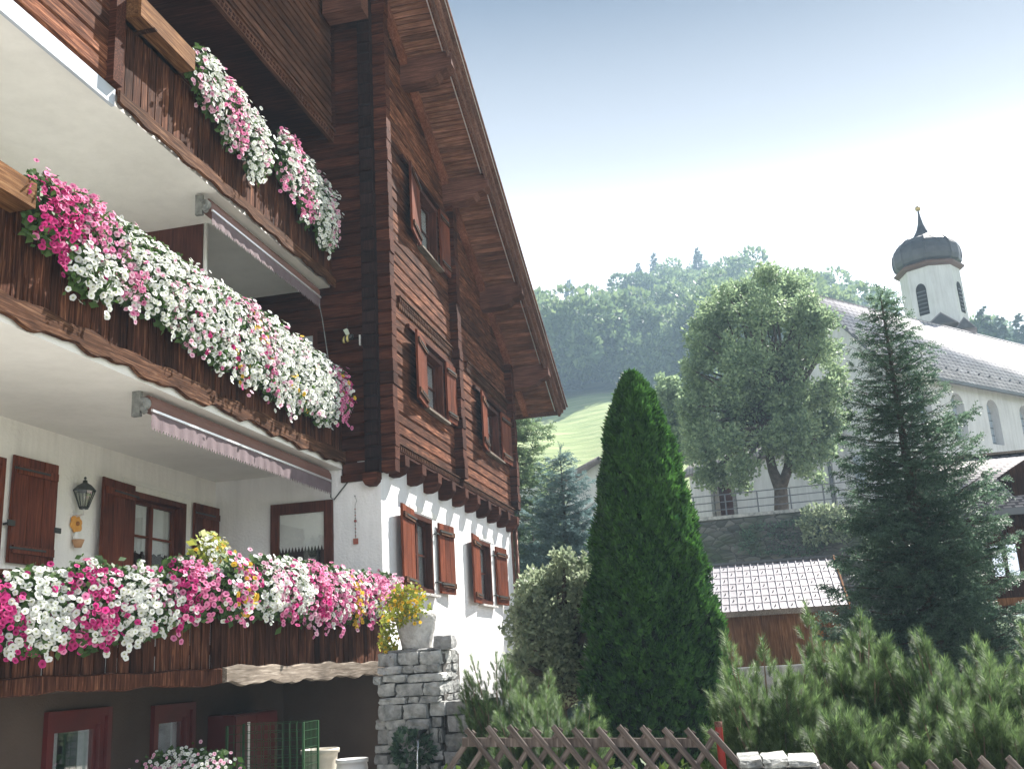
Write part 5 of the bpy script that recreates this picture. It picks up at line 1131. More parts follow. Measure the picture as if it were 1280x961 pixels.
def broadleaf(name, label, base, trunkpts, clumps, nleaf, size, mat, seed, cat='tree', limbs=True, group=None):
    """clumps: list of (centre xyz, radius xyz) forming the crown"""
    r = np.random.default_rng(seed); t = empty(name, tuple(base), label, cat, group)
    b = MB()
    for pts, rads in trunkpts: b.tube(pts, rads, 10)
    b.build('trunk', M['bark'], t, smooth=True)
    b = MB(); fork = np.array(trunkpts[0][0][-1], float)
    for c, rad in clumps:
        st = np.array(trunkpts[int(r.integers(len(trunkpts)))][0][-1], float); c = np.array(c, float); m = (st+c)/2+np.array((0, 0, 0.1*np.linalg.norm(c-st)))
        b.tube([st, m, c], [0.10, 0.06, 0.02], 5, cap=False)
    b.build('branches', M['bark'], t, kind='stuff')
    P = []; Nn = []
    vol = np.array([rad[0]*rad[1]*rad[2] for c, rad in clumps])**(2/3.); cnt = (vol/vol.sum()*nleaf).astype(int)
    for (c, rad), n in zip(clumps, cnt):
        d = rdir(n, r); k = r.uniform(0, 1, n)**0.4; sub = 1+0.22*np.sin(d[:, 0]*7+c[0]*5)+0.2*np.sin(d[:, 2]*8+c[2]*3)
        P.append(d*(k*sub)[:, None]*np.array(rad)+np.array(c)); Nn.append(d*0.6+r.normal(0, 0.7, d.shape)+np.array((0, 0, 0.25)))
    P = np.concatenate(P); Nn = np.concatenate(Nn); n = len(P)
    V, F = scatter(LEAF_V, LEAF_F, P, frames(Nn, rdir(n, r)), r.uniform(0.65, 1.2, n)*size)
    npobj('crown', npmesh('crown', V, F, mat), t, 'stuff'); return t
r = np.random.default_rng(5); cl = []
# linden crown: outline measured from the photograph at a distance of 42 m
for (px, py, rr) in ((955, 345, 26), (925, 362, 30), (985, 365, 30), (900, 395, 32), (945, 395, 40), (1000, 400, 34), (885, 440, 32), (930, 450, 44), (985, 450, 42), (1030, 440, 28), (880, 490, 32), (925, 500, 44), (985, 505, 44), (1035, 490, 28),
                     (872, 535, 30), (915, 545, 38), (965, 545, 38), (1010, 540, 34), (1040, 525, 22), (885, 570, 26), (925, 580, 24), (1000, 568, 22), (880, 412, 24), (895, 425, 28), (872, 430, 20), (1028, 410, 26), (1010, 395, 26), (890, 592, 20), (918, 600, 16), (1030, 560, 22), (1012, 590, 16), (868, 560, 22), (862, 510, 20), (1045, 465, 18), (870, 460, 18), (905, 372, 18), (1010, 375, 18)):
    for q in range(3):
        Y = 42+r.uniform(-2.4, 2.4)*math.sqrt(max(0.1, 1-((px-955)/110)**2)); c = ony(px+r.uniform(-9, 9), py+r.uniform(-9, 9), Y); s = rr/1285*Y/0.97*r.uniform(0.62, 0.85)
        cl.append((tuple(c), (s, s, s*0.85)))
tb = ony(975, 640, 42); f1 = ony(966, 588, 42); f2 = ony(985, 585, 42); jn = ony(976, 612, 42)
t1 = ony(955, 540, 42); t2 = ony(990, 530, 42)
broadleaf('linden_tree', 'large round-crowned linden with forked trunk on the churchyard terrace', (tb[0], 42, 4.45), [([(tb[0], 42, 4.4), tuple(jn), tuple(f1), tuple(t1)], [0.33, 0.27, 0.2, 0.14]), ([tuple(jn), tuple(f2), tuple(t2)], [0.23, 0.19, 0.12])], cl, 78000, 0.165, M['linden'], 6)
# smaller pale tree left of the linden, right of the thuja tip
cl = []
for (px, py, rr) in ((835, 495, 22), (850, 520, 24), (832, 545, 22), (850, 560, 20), (820, 520, 16)):
    c = ony(px, py, 52); s = rr/1285*52; cl.append((tuple(c), (s, s, s)))
pb = ony(842, 600, 52); broadleaf('young_tree', 'small pale green tree between the thuja tip and the linden', (pb[0], 52, 4.4), [([(pb[0], 52, 4.4), (pb[0], 52, 8.5)], [0.16, 0.08])], cl, 9000, 0.24, M['linden'], 61)
# grey-green shrub between chalet and thuja
cl = []
for q in range(95):
    py = 700+175*rnd.random()**0.8; half = 18+min(42, (py-695)*0.55); px = 706+rnd.uniform(-1, 1)*half
    c = ony(px, py, 15.5+rnd.uniform(-0.6, 0.7)); s_ = rnd.uniform(0.10, 0.26); cl.append((tuple(c), (s_, s_, s_*rnd.uniform(0.9, 1.5))))
bb = ony(705, 880, 15.5); broadleaf('garden_shrub', 'bushy grey-green shrub between the chalet corner and the thuja', (bb[0], 15.5, -1.6), [([(bb[0], 15.5, -1.62), (bb[0], 15.5, -0.6)], [0.06, 0.04])], cl, 30000, 0.085, M['shrub'], 62, cat='shrub')

# ---------------------------------------------------------------- mountain pines (mugo)
def candle_template(nn=64, seed=2):
    r = np.random.default_rng(seed); V = []; F = []
    for i in range(nn):
        y = 0.06+0.66*(i/nn); a = i*2.4+r.uniform(-.2, .2); l = 0.46*r.uniform(0.8, 1.1); ca, sa = math.cos(a), math.sin(a); tilt = 0.62+0.38*(i/nn)**2
        bx, bz = 0.03*ca, 0.03*sa; tip = (ca*l*math.cos(tilt)+bx, y+l*math.sin(tilt), sa*l*math.cos(tilt)+bz); w = 0.019
        k = len(V); V += [(bx-sa*w, y, bz+ca*w), (bx+sa*w, y, bz-ca*w), tip]; F.append((k, k+1, k+2))
    k = len(V); V += [(-0.03, 0, 0), (0.03, 0, 0), (0, 0.75, 0)]; F.append((k, k+1, k+2))
    return np.array(V), np.array(F)
CV, CF = candle_template()
def mugo(label, cx, cy, zb, rx, ry, H, nbr, seed, size=0.15, front=0.6):
    """dome of upright branchlets, each ending in a tuft of candle-like shoots"""
    r = np.random.default_rng(seed); t = empty('mountain_pine', (cx, cy, zb), label, 'pine shrub', 'mountain pines behind the fence')
    a = r.uniform(0, 6.283, nbr); th = np.arccos(r.uniform(0.0, 1.0, nbr)); rr = r.uniform(0.80, 1.0, nbr)*(1+0.10*np.sin(a*3+seed)+0.08*np.sin(a*7+th*5))
    T = np.stack([cx+np.sin(th)**0.8*np.cos(a)*rx*rr, cy+np.sin(th)**0.8*np.sin(a)*ry*rr, zb+(0.12+0.88*np.cos(th)**0.75)*H*rr], 1)
    AX = unit(np.stack([np.sin(th)*np.cos(a)*0.5, np.sin(th)*np.sin(a)*0.5, np.ones(nbr)], 1)+r.normal(0, 0.10, (nbr, 3)))
    tall = r.random(nbr) < 0.08; T[tall, 2] += r.uniform(0.04, 0.13, tall.sum()); T[~tall, 2] -= 0.02
    P = []; D = []; S = []
    for i in range(nbr):
        ax = AX[i]; u = unit(np.cross(ax, (0.3, 0.9, 0.1))); w = np.cross(ax, u)
        P.append(T[i]); D.append(ax); S.append(size*r.uniform(1.0, 1.35))
        for tier in range(4):
            n = int(r.integers(3, 6)); a0 = r.uniform(0, 6.28); back = 0.03+0.10*tier
            for k in range(n):
                q = a0+6.283*k/n+r.normal(0, .2); o = u*math.cos(q)+w*math.sin(q); e = 0.025+0.035*tier
                P.append(T[i]-ax*(back+r.uniform(0, .04))+o*e); D.append(ax+o*r.uniform(0.25, 0.6)+r.normal(0, .08, 3)+np.array((0, 0, .25))); S.append(size*r.uniform(0.65, 1.0))
    P, D, S = np.array(P), np.array(D), np.array(S); V, F = scatter(CV, CF, P, frames(D, rdir(len(P), r)), S)
    npobj('needle_shoots', npmesh('needle_shoots', V, F, M['mugo']), t, 'stuff')
    b = MB()
    for i in range(nbr):
        p = T[i]; ax = AX[i]; s0 = np.array((cx+(p[0]-cx)*0.3, cy+(p[1]-cy)*0.3, zb)); m = p-ax*0.35; b.tube([s0, (s0+m)/2+np.array((0, 0, -0.06)), m, p+ax*0.05], [0.013, 0.010, 0.007, 0.004], 4, cap=False)
    b.build('stems', M['twig'], t, kind='stuff')
    th = np.linspace(0, math.pi/2, 8); ph = np.linspace(0, 2*math.pi, 19)[:-1]
    VV = np.array([(cx+math.sin(q)**0.75*math.cos(w)*rx*0.6, cy+math.sin(q)**0.75*math.sin(w)*ry*0.6, zb+math.cos(q)**0.7*H*0.6) for q in th for w in ph])
    npobj('inner_shade_core', npmesh('inner_shade_core', VV, [(i*18+j, (i+1)*18+j, (i+1)*18+(j+1) % 18, i*18+(j+1) % 18) for i in range(7) for j in range(18)], M['core']), t)  # solid core, the dome's inner shade put into its dark colour
    return t
mugo('mountain pine at the left end of the hedge behind the stone pier', 0.05, 8.9, -1.6, 0.55, 0.7, 1.46, 150, 41)
mugo('tallest mountain pine of the hedge, before the brown hut', 0.75, 9.3, -1.6, 0.55, 0.7, 1.72, 165, 42)
mugo('broad mountain pine in the middle of the hedge under the big spruce', 1.45, 9.0, -1.6, 0.66, 0.8, 1.54, 190, 43)
mugo('mountain pine at the right edge of the photo', 2.2, 9.1, -1.6, 0.66, 0.8, 1.56, 180, 44)
mugo('low mountain pine in front of the hedge, left half', 0.62, 8.25, -1.6, 0.62, 0.5, 1.12, 125, 45)
mugo('low mountain pine in front of the hedge, right half', 1.62, 8.15, -1.6, 0.80, 0.5, 1.15, 160, 48)
mugo('mountain pine leaning over the stone pillar against the white wall', -2.6, 11.0, -1.6, 0.55, 0.5, 1.66, 95, 46)
mugo('low mountain pine between the stone pillar and the thuja', -2.05, 10.2, -1.6, 0.6, 0.5, 1.2, 110, 47)
# ground greenery behind the fence
r = np.random.default_rng(9); n = 9000; P = np.stack([r.uniform(-3.0, 3.2, n), r.uniform(7.75, 9.0, n), -1.6+r.uniform(0, 1, n)**1.6*0.75], 1)
V, F = scatter(LEAF_V, LEAF_F, P, frames(rdir(n, r)+np.array((0, -0.2, 0.8)), rdir(n, r)), r.uniform(0.05, 0.12, n)); o = npobj('undergrowth', npmesh('undergrowth', V, F, M['grass']), None, 'stuff'); tag(o, 'low tangled greenery behind the lattice fence', 'undergrowth')

# ---------------------------------------------------------------- garden hut
hut = empty('garden_hut', (0.8, 25.0, -1.6), 'low brown boarded hut with a pale metal tile roof right of the thuja', 'hut')
eL, eR = ony(860, 768, 24.0), ony(1060, 753, 24.0); ze = 0.87
hx0, hx1 = -1.4, eR[0]
b = MB(); b.box(hx0+0.2, hx1-0.22, 24.35, 28.6, -1.6, 0.86); b.build('wall', M['hutwood'], hut)
x = hx0+0.2
while x < hx1-0.25:
    b = MB(); w = min(0.19, hx1-0.22-x); b.box(x+0.004, x+w-0.004, 24.32+rnd.uniform(0, .01), 24.349, -1.6, 0.80); b.build('board', M['hutwood'], hut, loc=(x, 24.33, 0)); x += 0.19
y = 24.36
while y < 28.5:
    b = MB(); b.box(hx1-0.219, hx1-0.19, y, y+0.18, -1.6, 0.8+max(0, min(1, (2.3-abs(y-26.5))/2.3))*1.1); b.build('board', M['hutwood'], hut, loc=(hx1-0.2, y, 0)); y += 0.19
rise = 2.08-ze; run = 2.5; rl = math.hypot(rise, run); ra = math.atan2(rise, run)
rx1 = hx1+0.25
b = MB(); b.prism([(hx0, 23.95, ze-0.05), (hx0, 26.5, 2.05), (hx0, 29.05, ze-0.05), (hx0, 29.05, ze-0.12), (hx0, 26.5, 1.97), (hx0, 23.95, ze-0.12)][::-1], (0, 0, 0), (hx1-hx0, 0, 0)); hr = b.build('roof', M['hutwood'], hut)
cols = 19; rows = 7; pw = (hx1-hx0)/cols; ph_ = rl/rows
tm = MB(); c = ph_*0.5
tm.add([(-pw/2, -c-0.02, 0.012), (pw/2, -c-0.02, 0.012), (pw/2, c, -0.0), (-pw/2, c, -0.0), (-pw/2, -c-0.02, -0.01), (pw/2, -c-0.02, -0.01)], [(0, 1, 2, 3), (4, 5, 1, 0)])
tm.box(-pw/2-0.001, -pw/2+0.018, -c-0.02, c, 0.0, 0.032); tme = tm.data('roof_panel', M['metalroof'])
stop = MB(); stop.box(-0.02, 0.02, -0.03, 0.03, 0.012, 0.06)
snow = MB()
for i in range(rows):
    for j in range(cols):
        s = (i+0.5)*ph_; o = bpy.data.objects.new('roof_panel', tme); link(o)
        o.location = (hx0+(j+0.5)*pw, 23.95+s*math.cos(ra), ze-0.03+s*math.sin(ra)); o.rotation_euler = (ra, 0, 0); under(o, hr)
        if (i+j) % 2 == 0:
            y_, z_ = 23.95+(s-ph_*0.1)*math.cos(ra), ze-0.03+(s-ph_*0.1)*math.sin(ra); xx = hx0+(j+0.5)*pw
            snow.obox((xx, y_, z_+0.025), (0.009, 0, 0), (0, 0.022, 0.011), (0, -0.009, 0.019))
snow.build('snow_hook', M['iron'], hr, kind='stuff')
b = MB(); b.bar((hx0, 26.5, 2.09), (hx1, 26.5, 2.09), 0.16, 0.06); b.build('ridge_cap', M['railing'], hr)
b = MB(); b.box(hx0, hx1, 23.90, 23.95, ze-0.15, ze-0.03); b.build('gutter', M['trim_grey'], hr)
b = MB(); b.bar((hx1+0.02, 23.92, ze-0.1), (hx1+0.02, 26.5, 2.05), 0.04, 0.16); b.bar((hx1+0.02, 26.5, 2.05), (hx1+0.02, 29.0, ze-0.1), 0.04, 0.16); b.build('verge_board', M['hutwood'], hr)
b = MB(); b.box(-1.6, 3.0, 22.6, 23.7, -1.6, -0.35); tag(b.build('rubble_wall', M['stone_pale'], None), 'sunlit pale rubble wall in front of the brown hut', 'wall')

# ---------------------------------------------------------------- retaining wall, railing
rw0, rw1 = ony(840, 656, 38.6), ony(1060, 635, 37.6)
b = MB(); xa, xb = -7.0, 13.0
def rwy(x): return 38.0-0.09*(x)
b.prism([(xa, rwy(xa), -1.8), (xb, rwy(xb), -1.8), (xb, rwy(xb)+0.6, -1.8), (xa, rwy(xa)+0.6, -1.8)][::-1], (0, 0, 0), (0, 0, 1)); 
b.v = [(v[0], v[1], -1.8 if v[2] < -1 else 4.62) for v in b.v]; rw = b.build('retaining_wall', M['retain'], None); tag(rw, 'high mossy stone retaining wall below the church terrace', 'wall')
b = MB(); b.prism([(xa, rwy(xa)-0.06, 4.622), (xb, rwy(xb)-0.06, 4.622), (xb, rwy(xb)+0.66, 4.622), (xa, rwy(xa)+0.66, 4.622)][::-1], (0, 0, 0), (0, 0, 0.12)); b.build('coping', M['stone'], rw)
rail = empty('railing', (1, 38.3, 4.74), 'thin grey metal railing on top of the retaining wall before the church door', 'railing')
for i in range(9):
    x = -4+i*1.15; b = MB(); b.bar((x, rwy(x)+0.3, 4.74), (x, rwy(x)+0.3, 5.55), 0.05, 0.05, up=(1, 0, 0)); b.build('post', M['railing'], rail)
for zz in (5.55, 5.28, 5.0):
    b = MB(); b.bar((-4, rwy(-4)+0.3, zz), (5.2, rwy(5.2)+0.3, zz), 0.035, 0.035); b.build('rail', M['railing'], rail)
leafblob('ivy_patch', 'light green bush hanging over the retaining wall left of the big spruce', 'bush', tuple(ony(1030, 655, 37.0)), (0.8, 0.4, 0.6), 1500, 0.15, M['shrub'], 17, core=None)
leafblob('ivy_patch', 'thin dark ivy on the middle of the retaining wall', 'ivy', tuple(ony(985, 672, 37.6)), (1.6, 0.3, 0.7), 1100, 0.12, M['spruce'], 18, core=None)

# ---------------------------------------------------------------- church
A_ = ony(1016, 369, 52.0); th_ = R(41.6); nd = np.array((math.sin(th_), math.cos(th_), 0.0)); pd = np.array((nd[1], -nd[0], 0.0))
church = empty('church', (float(A_[0]), 52.0, 4.45), 'white village church with long pale tiled roof behind the linden and spruce', 'church')
HWc, EZ, NL = 3.46, 12.84, 30.0
def ch(s, w, z): p = A_+nd*s+pd*w; return (float(p[0]), float(p[1]), float(z))
b = MB()
# side wall (right) with arched window openings, built as reveal boxes in front of recessed wall
b.add([ch(0, -HWc, 4), ch(0, HWc, 4), ch(0, HWc, EZ), ch(0, 0, A_[2]-0.15), ch(0, -HWc, EZ)], [(0, 1, 2, 3, 4)])
wins = [2.8, 5.7, 8.9, 12.1, 15.3, 18.5]
ww, zb_, zt_ = 0.55, 9.45, 11.3
def quad(b, s0, s1, z0, z1, w=HWc): b.add([ch(s0, w, z0), ch(s1, w, z0), ch(s1, w, z1), ch(s0, w, z1)], [(0, 1, 2, 3)])
s = 0
for c in wins:
    quad(b, s, c-ww, 4, EZ); quad(b, c-ww, c+ww, 4, zb_)
    arc = [(c+ww*math.cos(math.pi*k/8), zt_+ww*math.sin(math.pi*k/8)) for k in range(9)]
    for k in range(8): (sa, za), (sb, zb2) = arc[k], arc[k+1]; b.add([ch(sa, HWc, za), ch(sa, HWc, EZ), ch(sb, HWc, EZ), ch(sb, HWc, zb2)], [(0, 1, 2, 3)])
    # reveals
    path = [(c-ww, zb_), (c+ww, zb_)]+arc+[(c-ww, zb_)]
    for k in range(len(path)-1): (sa, za), (sb, zb2) = path[k], path[k+1]; b.add([ch(sa, HWc, za), ch(sb, HWc, zb2), ch(sb, HWc-0.45, zb2), ch(sa, HWc-0.45, za)], [(0, 1, 2, 3)])
    s = c+ww
quad(b, s, NL, 4, EZ); b.add([ch(0, -HWc, 4), ch(NL, -HWc, 4), ch(NL, -HWc, EZ), ch(0, -HWc, EZ)], [(3, 2, 1, 0)]); b.add([ch(NL, -HWc, 4), ch(NL, HWc, 4), ch(NL, HWc, EZ), ch(NL, -HWc, EZ)], [(3, 2, 1, 0)])
b.build('wall', M['churchwall'], church)
for c in wins:
    arc = [(c+ww*math.cos(math.pi*k/8), zt_+ww*math.sin(math.pi*k/8)) for k in range(9)]
    b = MB(); b.add([ch(c-ww, HWc-0.44, zb_), ch(c+ww, HWc-0.44, zb_)]+[ch(p[0], HWc-0.44, p[1]) for p in arc], [tuple(range(11))]); w = b.build('window', plain('leaded_light', (0.30, 0.36, 0.42), 0.25, 0, 0.8) if c == wins[0] else bpy.data.materials['leaded_light'], church)
    b = MB(); 
    for q in (-0.18, 0.18): b.bar(ch(c+q, HWc-0.42, zb_), ch(c+q, HWc-0.42, zt_+0.4), 0.03, 0.03, up=tuple(nd))
    for q in range(5): b.bar(ch(c-ww, HWc-0.42, zb_+0.2+q*0.4), ch(c+ww, HWc-0.42, zb_+0.2+q*0.4), 0.03, 0.03)
    b.build('glazing_bar', M['railing'], w)
# roof: two sloping slabs with uv in metres
def slopemesh(name, pts, mat, parent, thick=0.18):
    P = [np.array(p, float) for p in pts]; n = unit(np.cross(P[1]-P[0], P[3]-P[0])); u = unit(P[1]-P[0]); v = np.cross(n, u)
    V = P+[p-n*thick for p in P]; F = [(0, 1, 2, 3), (7, 6, 5, 4), (0, 4, 5, 1), (1, 5, 6, 2), (2, 6, 7, 3), (3, 7, 4, 0)]
    UV = [((p-P[0])@u, (p-P[0])@v) for p in V]; return npobj(name, npmesh(name, V, F, mat, uv=UV), parent)
rz = A_[2]; sl_ch = (rz-EZ)/HWc; ow = 0.5; ezo = EZ-ow*sl_ch
cr = slopemesh('roof', [ch(-0.25, HWc+ow, ezo+0.1), ch(NL, HWc+ow, ezo+0.1), ch(NL, 0, rz+0.1), ch(-0.25, 0, rz+0.1)], M['churchroof'], church)
slopemesh('roof', [ch(NL, -HWc-ow, ezo+0.1), ch(-0.25, -HWc-ow, ezo+0.1), ch(-0.25, 0, rz+0.1), ch(NL, 0, rz+0.1)], M['churchroof'], church)
b = MB(); b.bar(ch(-0.28, HWc+ow+0.06, ezo), ch(NL, HWc+ow+0.06, ezo), 0.14, 0.16); b.build('gutter', M['railing'], cr)
b = MB(); b.bar(ch(-0.29, HWc+ow, ezo-0.06), ch(-0.29, 0, rz-0.06), 0.05, 0.16, up=tuple(nd)); b.bar(ch(-0.29, -HWc-ow, ezo-0.06), ch(-0.29, 0, rz-0.06), 0.05, 0.16, up=tuple(nd)); b.build('verge_board', M['railing'], cr)
b = MB()
for i in range(30): p = ch(0.4+i*1.0, HWc-0.1, EZ+0.22+0.1*sl_ch); b.obox((p[0], p[1], p[2]), nd*0.03, pd*0.05, (0, 0, 0.04))
b.build('snow_hook', M['railing'], cr, kind='stuff')
# dormer vent near the tower
dc = ch(15.5, 1.2, rz-1.2*sl_ch+0.1); 
# low porch building in front of the gable (left), with arched doorway
F0 = A_-nd*1.0; 
def pf(px, py): return onpl(px, py, F0, nd)
w0, w1 = float((pf(862, 600)-F0)@pd), float((pf(1043, 600)-F0)@pd)
def cp(s, w, z): p = F0+nd*s+pd*w; return (float(p[0]), float(p[1]), float(z))
d0, d1 = float((pf(893, 620)-F0)@pd), float((pf(917, 620)-F0)@pd); dz0 = 4.45; dtop = float(pf(905, 612)[2]); ez = float(pf(862, 592)[2])
por = MB()
def pquad(s0, a, c, z0, z1): por.add([cp(s0, a, z0), cp(s0, c, z0), cp(s0, c, z1), cp(s0, a, z1)], [(0, 1, 2, 3)])
pquad(0, w0, d0, 4, ez); pquad(0, d1, w1, 4, ez); dc_ = (d0+d1)/2; dr = (d1-d0)/2
arc = [(dc_+dr*math.cos(math.pi*k/8), dtop-0.2+dr*math.sin(math.pi*k/8)) for k in range(9)]
for k in range(8): (sa, za), (sb, zb2) = arc[k], arc[k+1]; por.add([cp(0, sa, za), cp(0, sa, ez), cp(0, sb, ez), cp(0, sb, zb2)], [(0, 3, 2, 1)][::-1])
por.add([cp(0, w1, 4), cp(1.0, w1, 4), cp(1.0, w1, ez), cp(0, w1, ez)], [(0, 1, 2, 3)]); por.add([cp(0, w0, 4), cp(8.0, w0, 4), cp(8.0, w0, ez), cp(0, w0, ez)], [(3, 2, 1, 0)])
por.build('porch_wall', M['churchwall'], church)
b = MB(); b.obox(cp(0.6, dc_, (4+dtop+0.4)/2), nd*0.02, pd*(dr+0.2), (0, 0, (dtop+0.8-4)/2)); dd = b.build('door', M['frame'], church)
b = MB()
for q in (-1, 1): b.obox(cp(-0.04, dc_+q*(dr+0.09), (4.4+dtop-0.2)/2), nd*0.06, pd*0.09, (0, 0, (dtop-0.2-4.4)/2))
for k in range(8):
    (sa, za), (sb, zb2) = arc[k], arc[k+1]; m_ = ((sa+sb)/2, (za+zb2)/2); rd = unit((m_[0]-dc_, m_[1]-(dtop-0.2))); b.obox(cp(-0.04, m_[0]+rd[0]*0.09, m_[1]+rd[1]*0.09), nd*0.06, pd*(abs(rd[1])*0.12+0.08), (0, 0, abs(rd[0])*0.14+0.08))
b.build('door_surround', M['stone'], dd)
slopemesh('porch_roof', [cp(-0.4, w0-0.4, ez-0.1), cp(-0.4, w1+0.1, ez-0.1), cp(1.0, w1+0.1, ez+1.0), cp(1.0, w0-0.4, ez+1.0)], M['shingleroof'], church)
slopemesh('porch_roof', [cp(1.0, w0-0.4, ez+1.0), cp(1.0, -HWc, ez+1.0), cp(9.0, -HWc, ez+2.2), cp(9.0, w0-0.4, ez+1.0)], M['shingleroof'], church)
b = MB(); b.tube([cp(-0.12, w1-0.1, ez), cp(-0.12, w1-0.1, 4.4)], 0.09, 8); b.build('downpipe', M['railing'], church, smooth=True)
q = pf(1060, 590); b = MB(); b.obox(ch(-0.03, float((q-A_)@pd), float(q[2])), nd*0.03, pd*0.28, (0, 0, 0.85)); b.build('window', bpy.data.materials['leaded_light'], church)
# side aisle wall top (pale strip) seen right of the spruce
# ---------------------------------------------------------------- tower
tc = ony(1165, 370, 66.0); tx, ty = float(tc[0])+0.05, 66.0
tower = empty('church_tower', (tx, ty, 4.45), 'white octagonal church tower topped by a dark onion dome and spire ball', 'church tower')
b = MB(); R8 = 1.78; a8 = R(22.5+12)
b.lathe((tx, ty, 0), [(R8+0.12, 4), (R8+0.1, 16), (R8, 22.55)], 8, a0=a8); b.build('shaft', M['churchwall'], tower)
b = MB(); b.lathe((tx, ty, 22.35), [(R8, 0), (R8+0.30, 0.10), (R8+0.34, 0.22), (R8+0.12, 0.38)], 8, a0=a8); b.build('cornice', M['rust'], tower)
op = [(1.80, 22.70), (1.98, 22.85), (2.05, 23.15), (2.06, 23.5), (2.0, 23.85), (1.85, 24.15), (1.6, 24.42), (1.25, 24.62), (0.95, 24.72)]
b = MB(); b.lathe((tx, ty, 0), op, 16, a0=a8); dome = b.build('onion_dome', M['onion'], tower, smooth=False)
for k in range(8):
    a = a8+2*math.pi*k/8; b = MB(); b.tube([(tx+(r0+0.0)*math.cos(a), ty+(r0)*math.sin(a), z0) for r0, z0 in op], 0.05, 5); b.build('rib', M['onion'], dome)
b = MB(); b.lathe((tx, ty, 0), [(0.97, 24.70), (0.74, 24.84), (0.52, 25.08), (0.32, 25.4), (0.18, 25.8), (0.07, 26.4), (0.05, 26.75)], 8, a0=a8); sp = b.build('spire', M['onion'], dome)
b = MB(); b.lathe((tx, ty, 26.9), [(0, -0.18), (0.13, -0.13), (0.18, 0), (0.13, 0.13), (0, 0.18)], 14); b.tube([(tx, ty, 27.05), (tx, ty, 27.35)], 0.02, 5); b.build('ball', M['gold'], sp, smooth=True)
for k in range(8):
    a = a8+2*math.pi*(k+0.5)/8; n_ = np.array((math.cos(a), math.sin(a), 0)); tn = np.array((-n_[1], n_[0], 0)); ap = (R8+0.02)*math.cos(math.pi/8)
    if k % 2: continue
    c = np.array((tx, ty, 0))+n_*(ap+0.03); pts = [c-tn*0.32+np.array((0, 0, 19.3)), c+tn*0.32+np.array((0, 0, 19.3))]+[c+tn*0.32*math.cos(math.pi*q/8)+np.array((0, 0, 20.9+0.45*math.sin(math.pi*q/8))) for q in range(9)]
    b = MB(); b.prism(pts, (0, 0, 0), tuple(-n_*0.05)); w = b.build('belfry_window', M['dark'], tower)
    b = MB()
    for q in range(6): b.obox(c+n_*0.02+np.array((0, 0, 19.5+q*0.26)), tn*0.28, n_*0.03, (0, 0, 0.03))
    b.build('louvre', M['railing'], w)
# small gabled dormers at the tower foot
for (px, py, s) in ((1176, 398, 0.9), (1205, 404, 0.6)):
    q = ony(px, py, 63.5); b = MB(); P = [(q[0]-s, 63.4, q[2]-0.35), (q[0]+s, 63.2, q[2]-0.45), (q[0], 63.3, q[2]+0.35)]; b.prism(P[::-1], (0, 0, 0), (0.3, 1.6, 0)); dm = b.build('dormer', M['churchroof'], church)
    b = MB(); b.prism([(q[0]-s*0.8, 63.36, q[2]-0.32), (q[0]+s*0.8, 63.16, q[2]-0.42), (q[0], 63.26, q[2]+0.25)][::-1], (0, 0, 0), (0, -0.02, 0)); b.build('dormer_opening', M['onion'], dm)

# ---------------------------------------------------------------- dark chalet at the right
cd = empty('side_chalet', (6.5, 23, -1.6), 'dark brown wooden house with shingle roof at the right edge', 'house')
rl_, rr2 = ony(1190, 563, 25.5), ony(1290, 547, 25.5); el, er = ony(1180, 640, 22.3), ony(1290, 626, 22.3)
b = MB(); x0 = 4.1; zE = 2.42; zR = 4.05
b.box(x0+0.35, 14, 22.7, 30, -1.6, zE+0.15); b.build('wall', M['dkchalet'], cd)
x = x0+0.35
while x < 7.2:
    for (za, zb2) in ((-1.6, 0.55), (0.72, 2.4)):
        b = MB(); b.box(x+0.004, x+0.146, 22.66+rnd.uniform(0, .012), 22.699, za, zb2); b.build('board', M['dkchalet'], cd, loc=(x, 22.68, za))
    x += 0.15
b = MB(); b.box(x0+0.33, 14, 22.6, 22.655, 0.56, 0.71); b.build('belt_board', M['hutwood'], cd)
cr2 = slopemesh('roof', [(x0, 22.25, zE+0.02), (14, 22.25, zE+0.02), (14, 25.6, zR), (x0, 25.6, zR)], M['shingleroof'], cd, 0.12)
slopemesh('roof', [(14, 29, zE+0.02), (x0, 29, zE+0.02), (x0, 25.6, zR), (14, 25.6, zR)], M['shingleroof'], cd, 0.12)
b = MB(); b.box(x0, 14, 22.18, 22.24, zE-0.12, zE+0.02); b.build('gutter', M['railing'], cr2)
b = MB(); b.box(x0, 14, 25.5, 25.7, zR+0.002, zR+0.06); b.build('ridge_board', M['trim_grey'], cr2)
q = ony(1277, 600, 23.2); b = MB(); b.prism([(q[0]-0.28, 22.9, q[2]-0.45), (q[0]+1.0, 22.9, q[2]-0.45), (q[0]+1.0, 22.9, q[2]+0.9), (q[0]-0.28, 22.9, q[2]+0.2)], (0, 0, 0), (0, 2, 0)); b.build('dormer', M['dkchalet'], cr2)
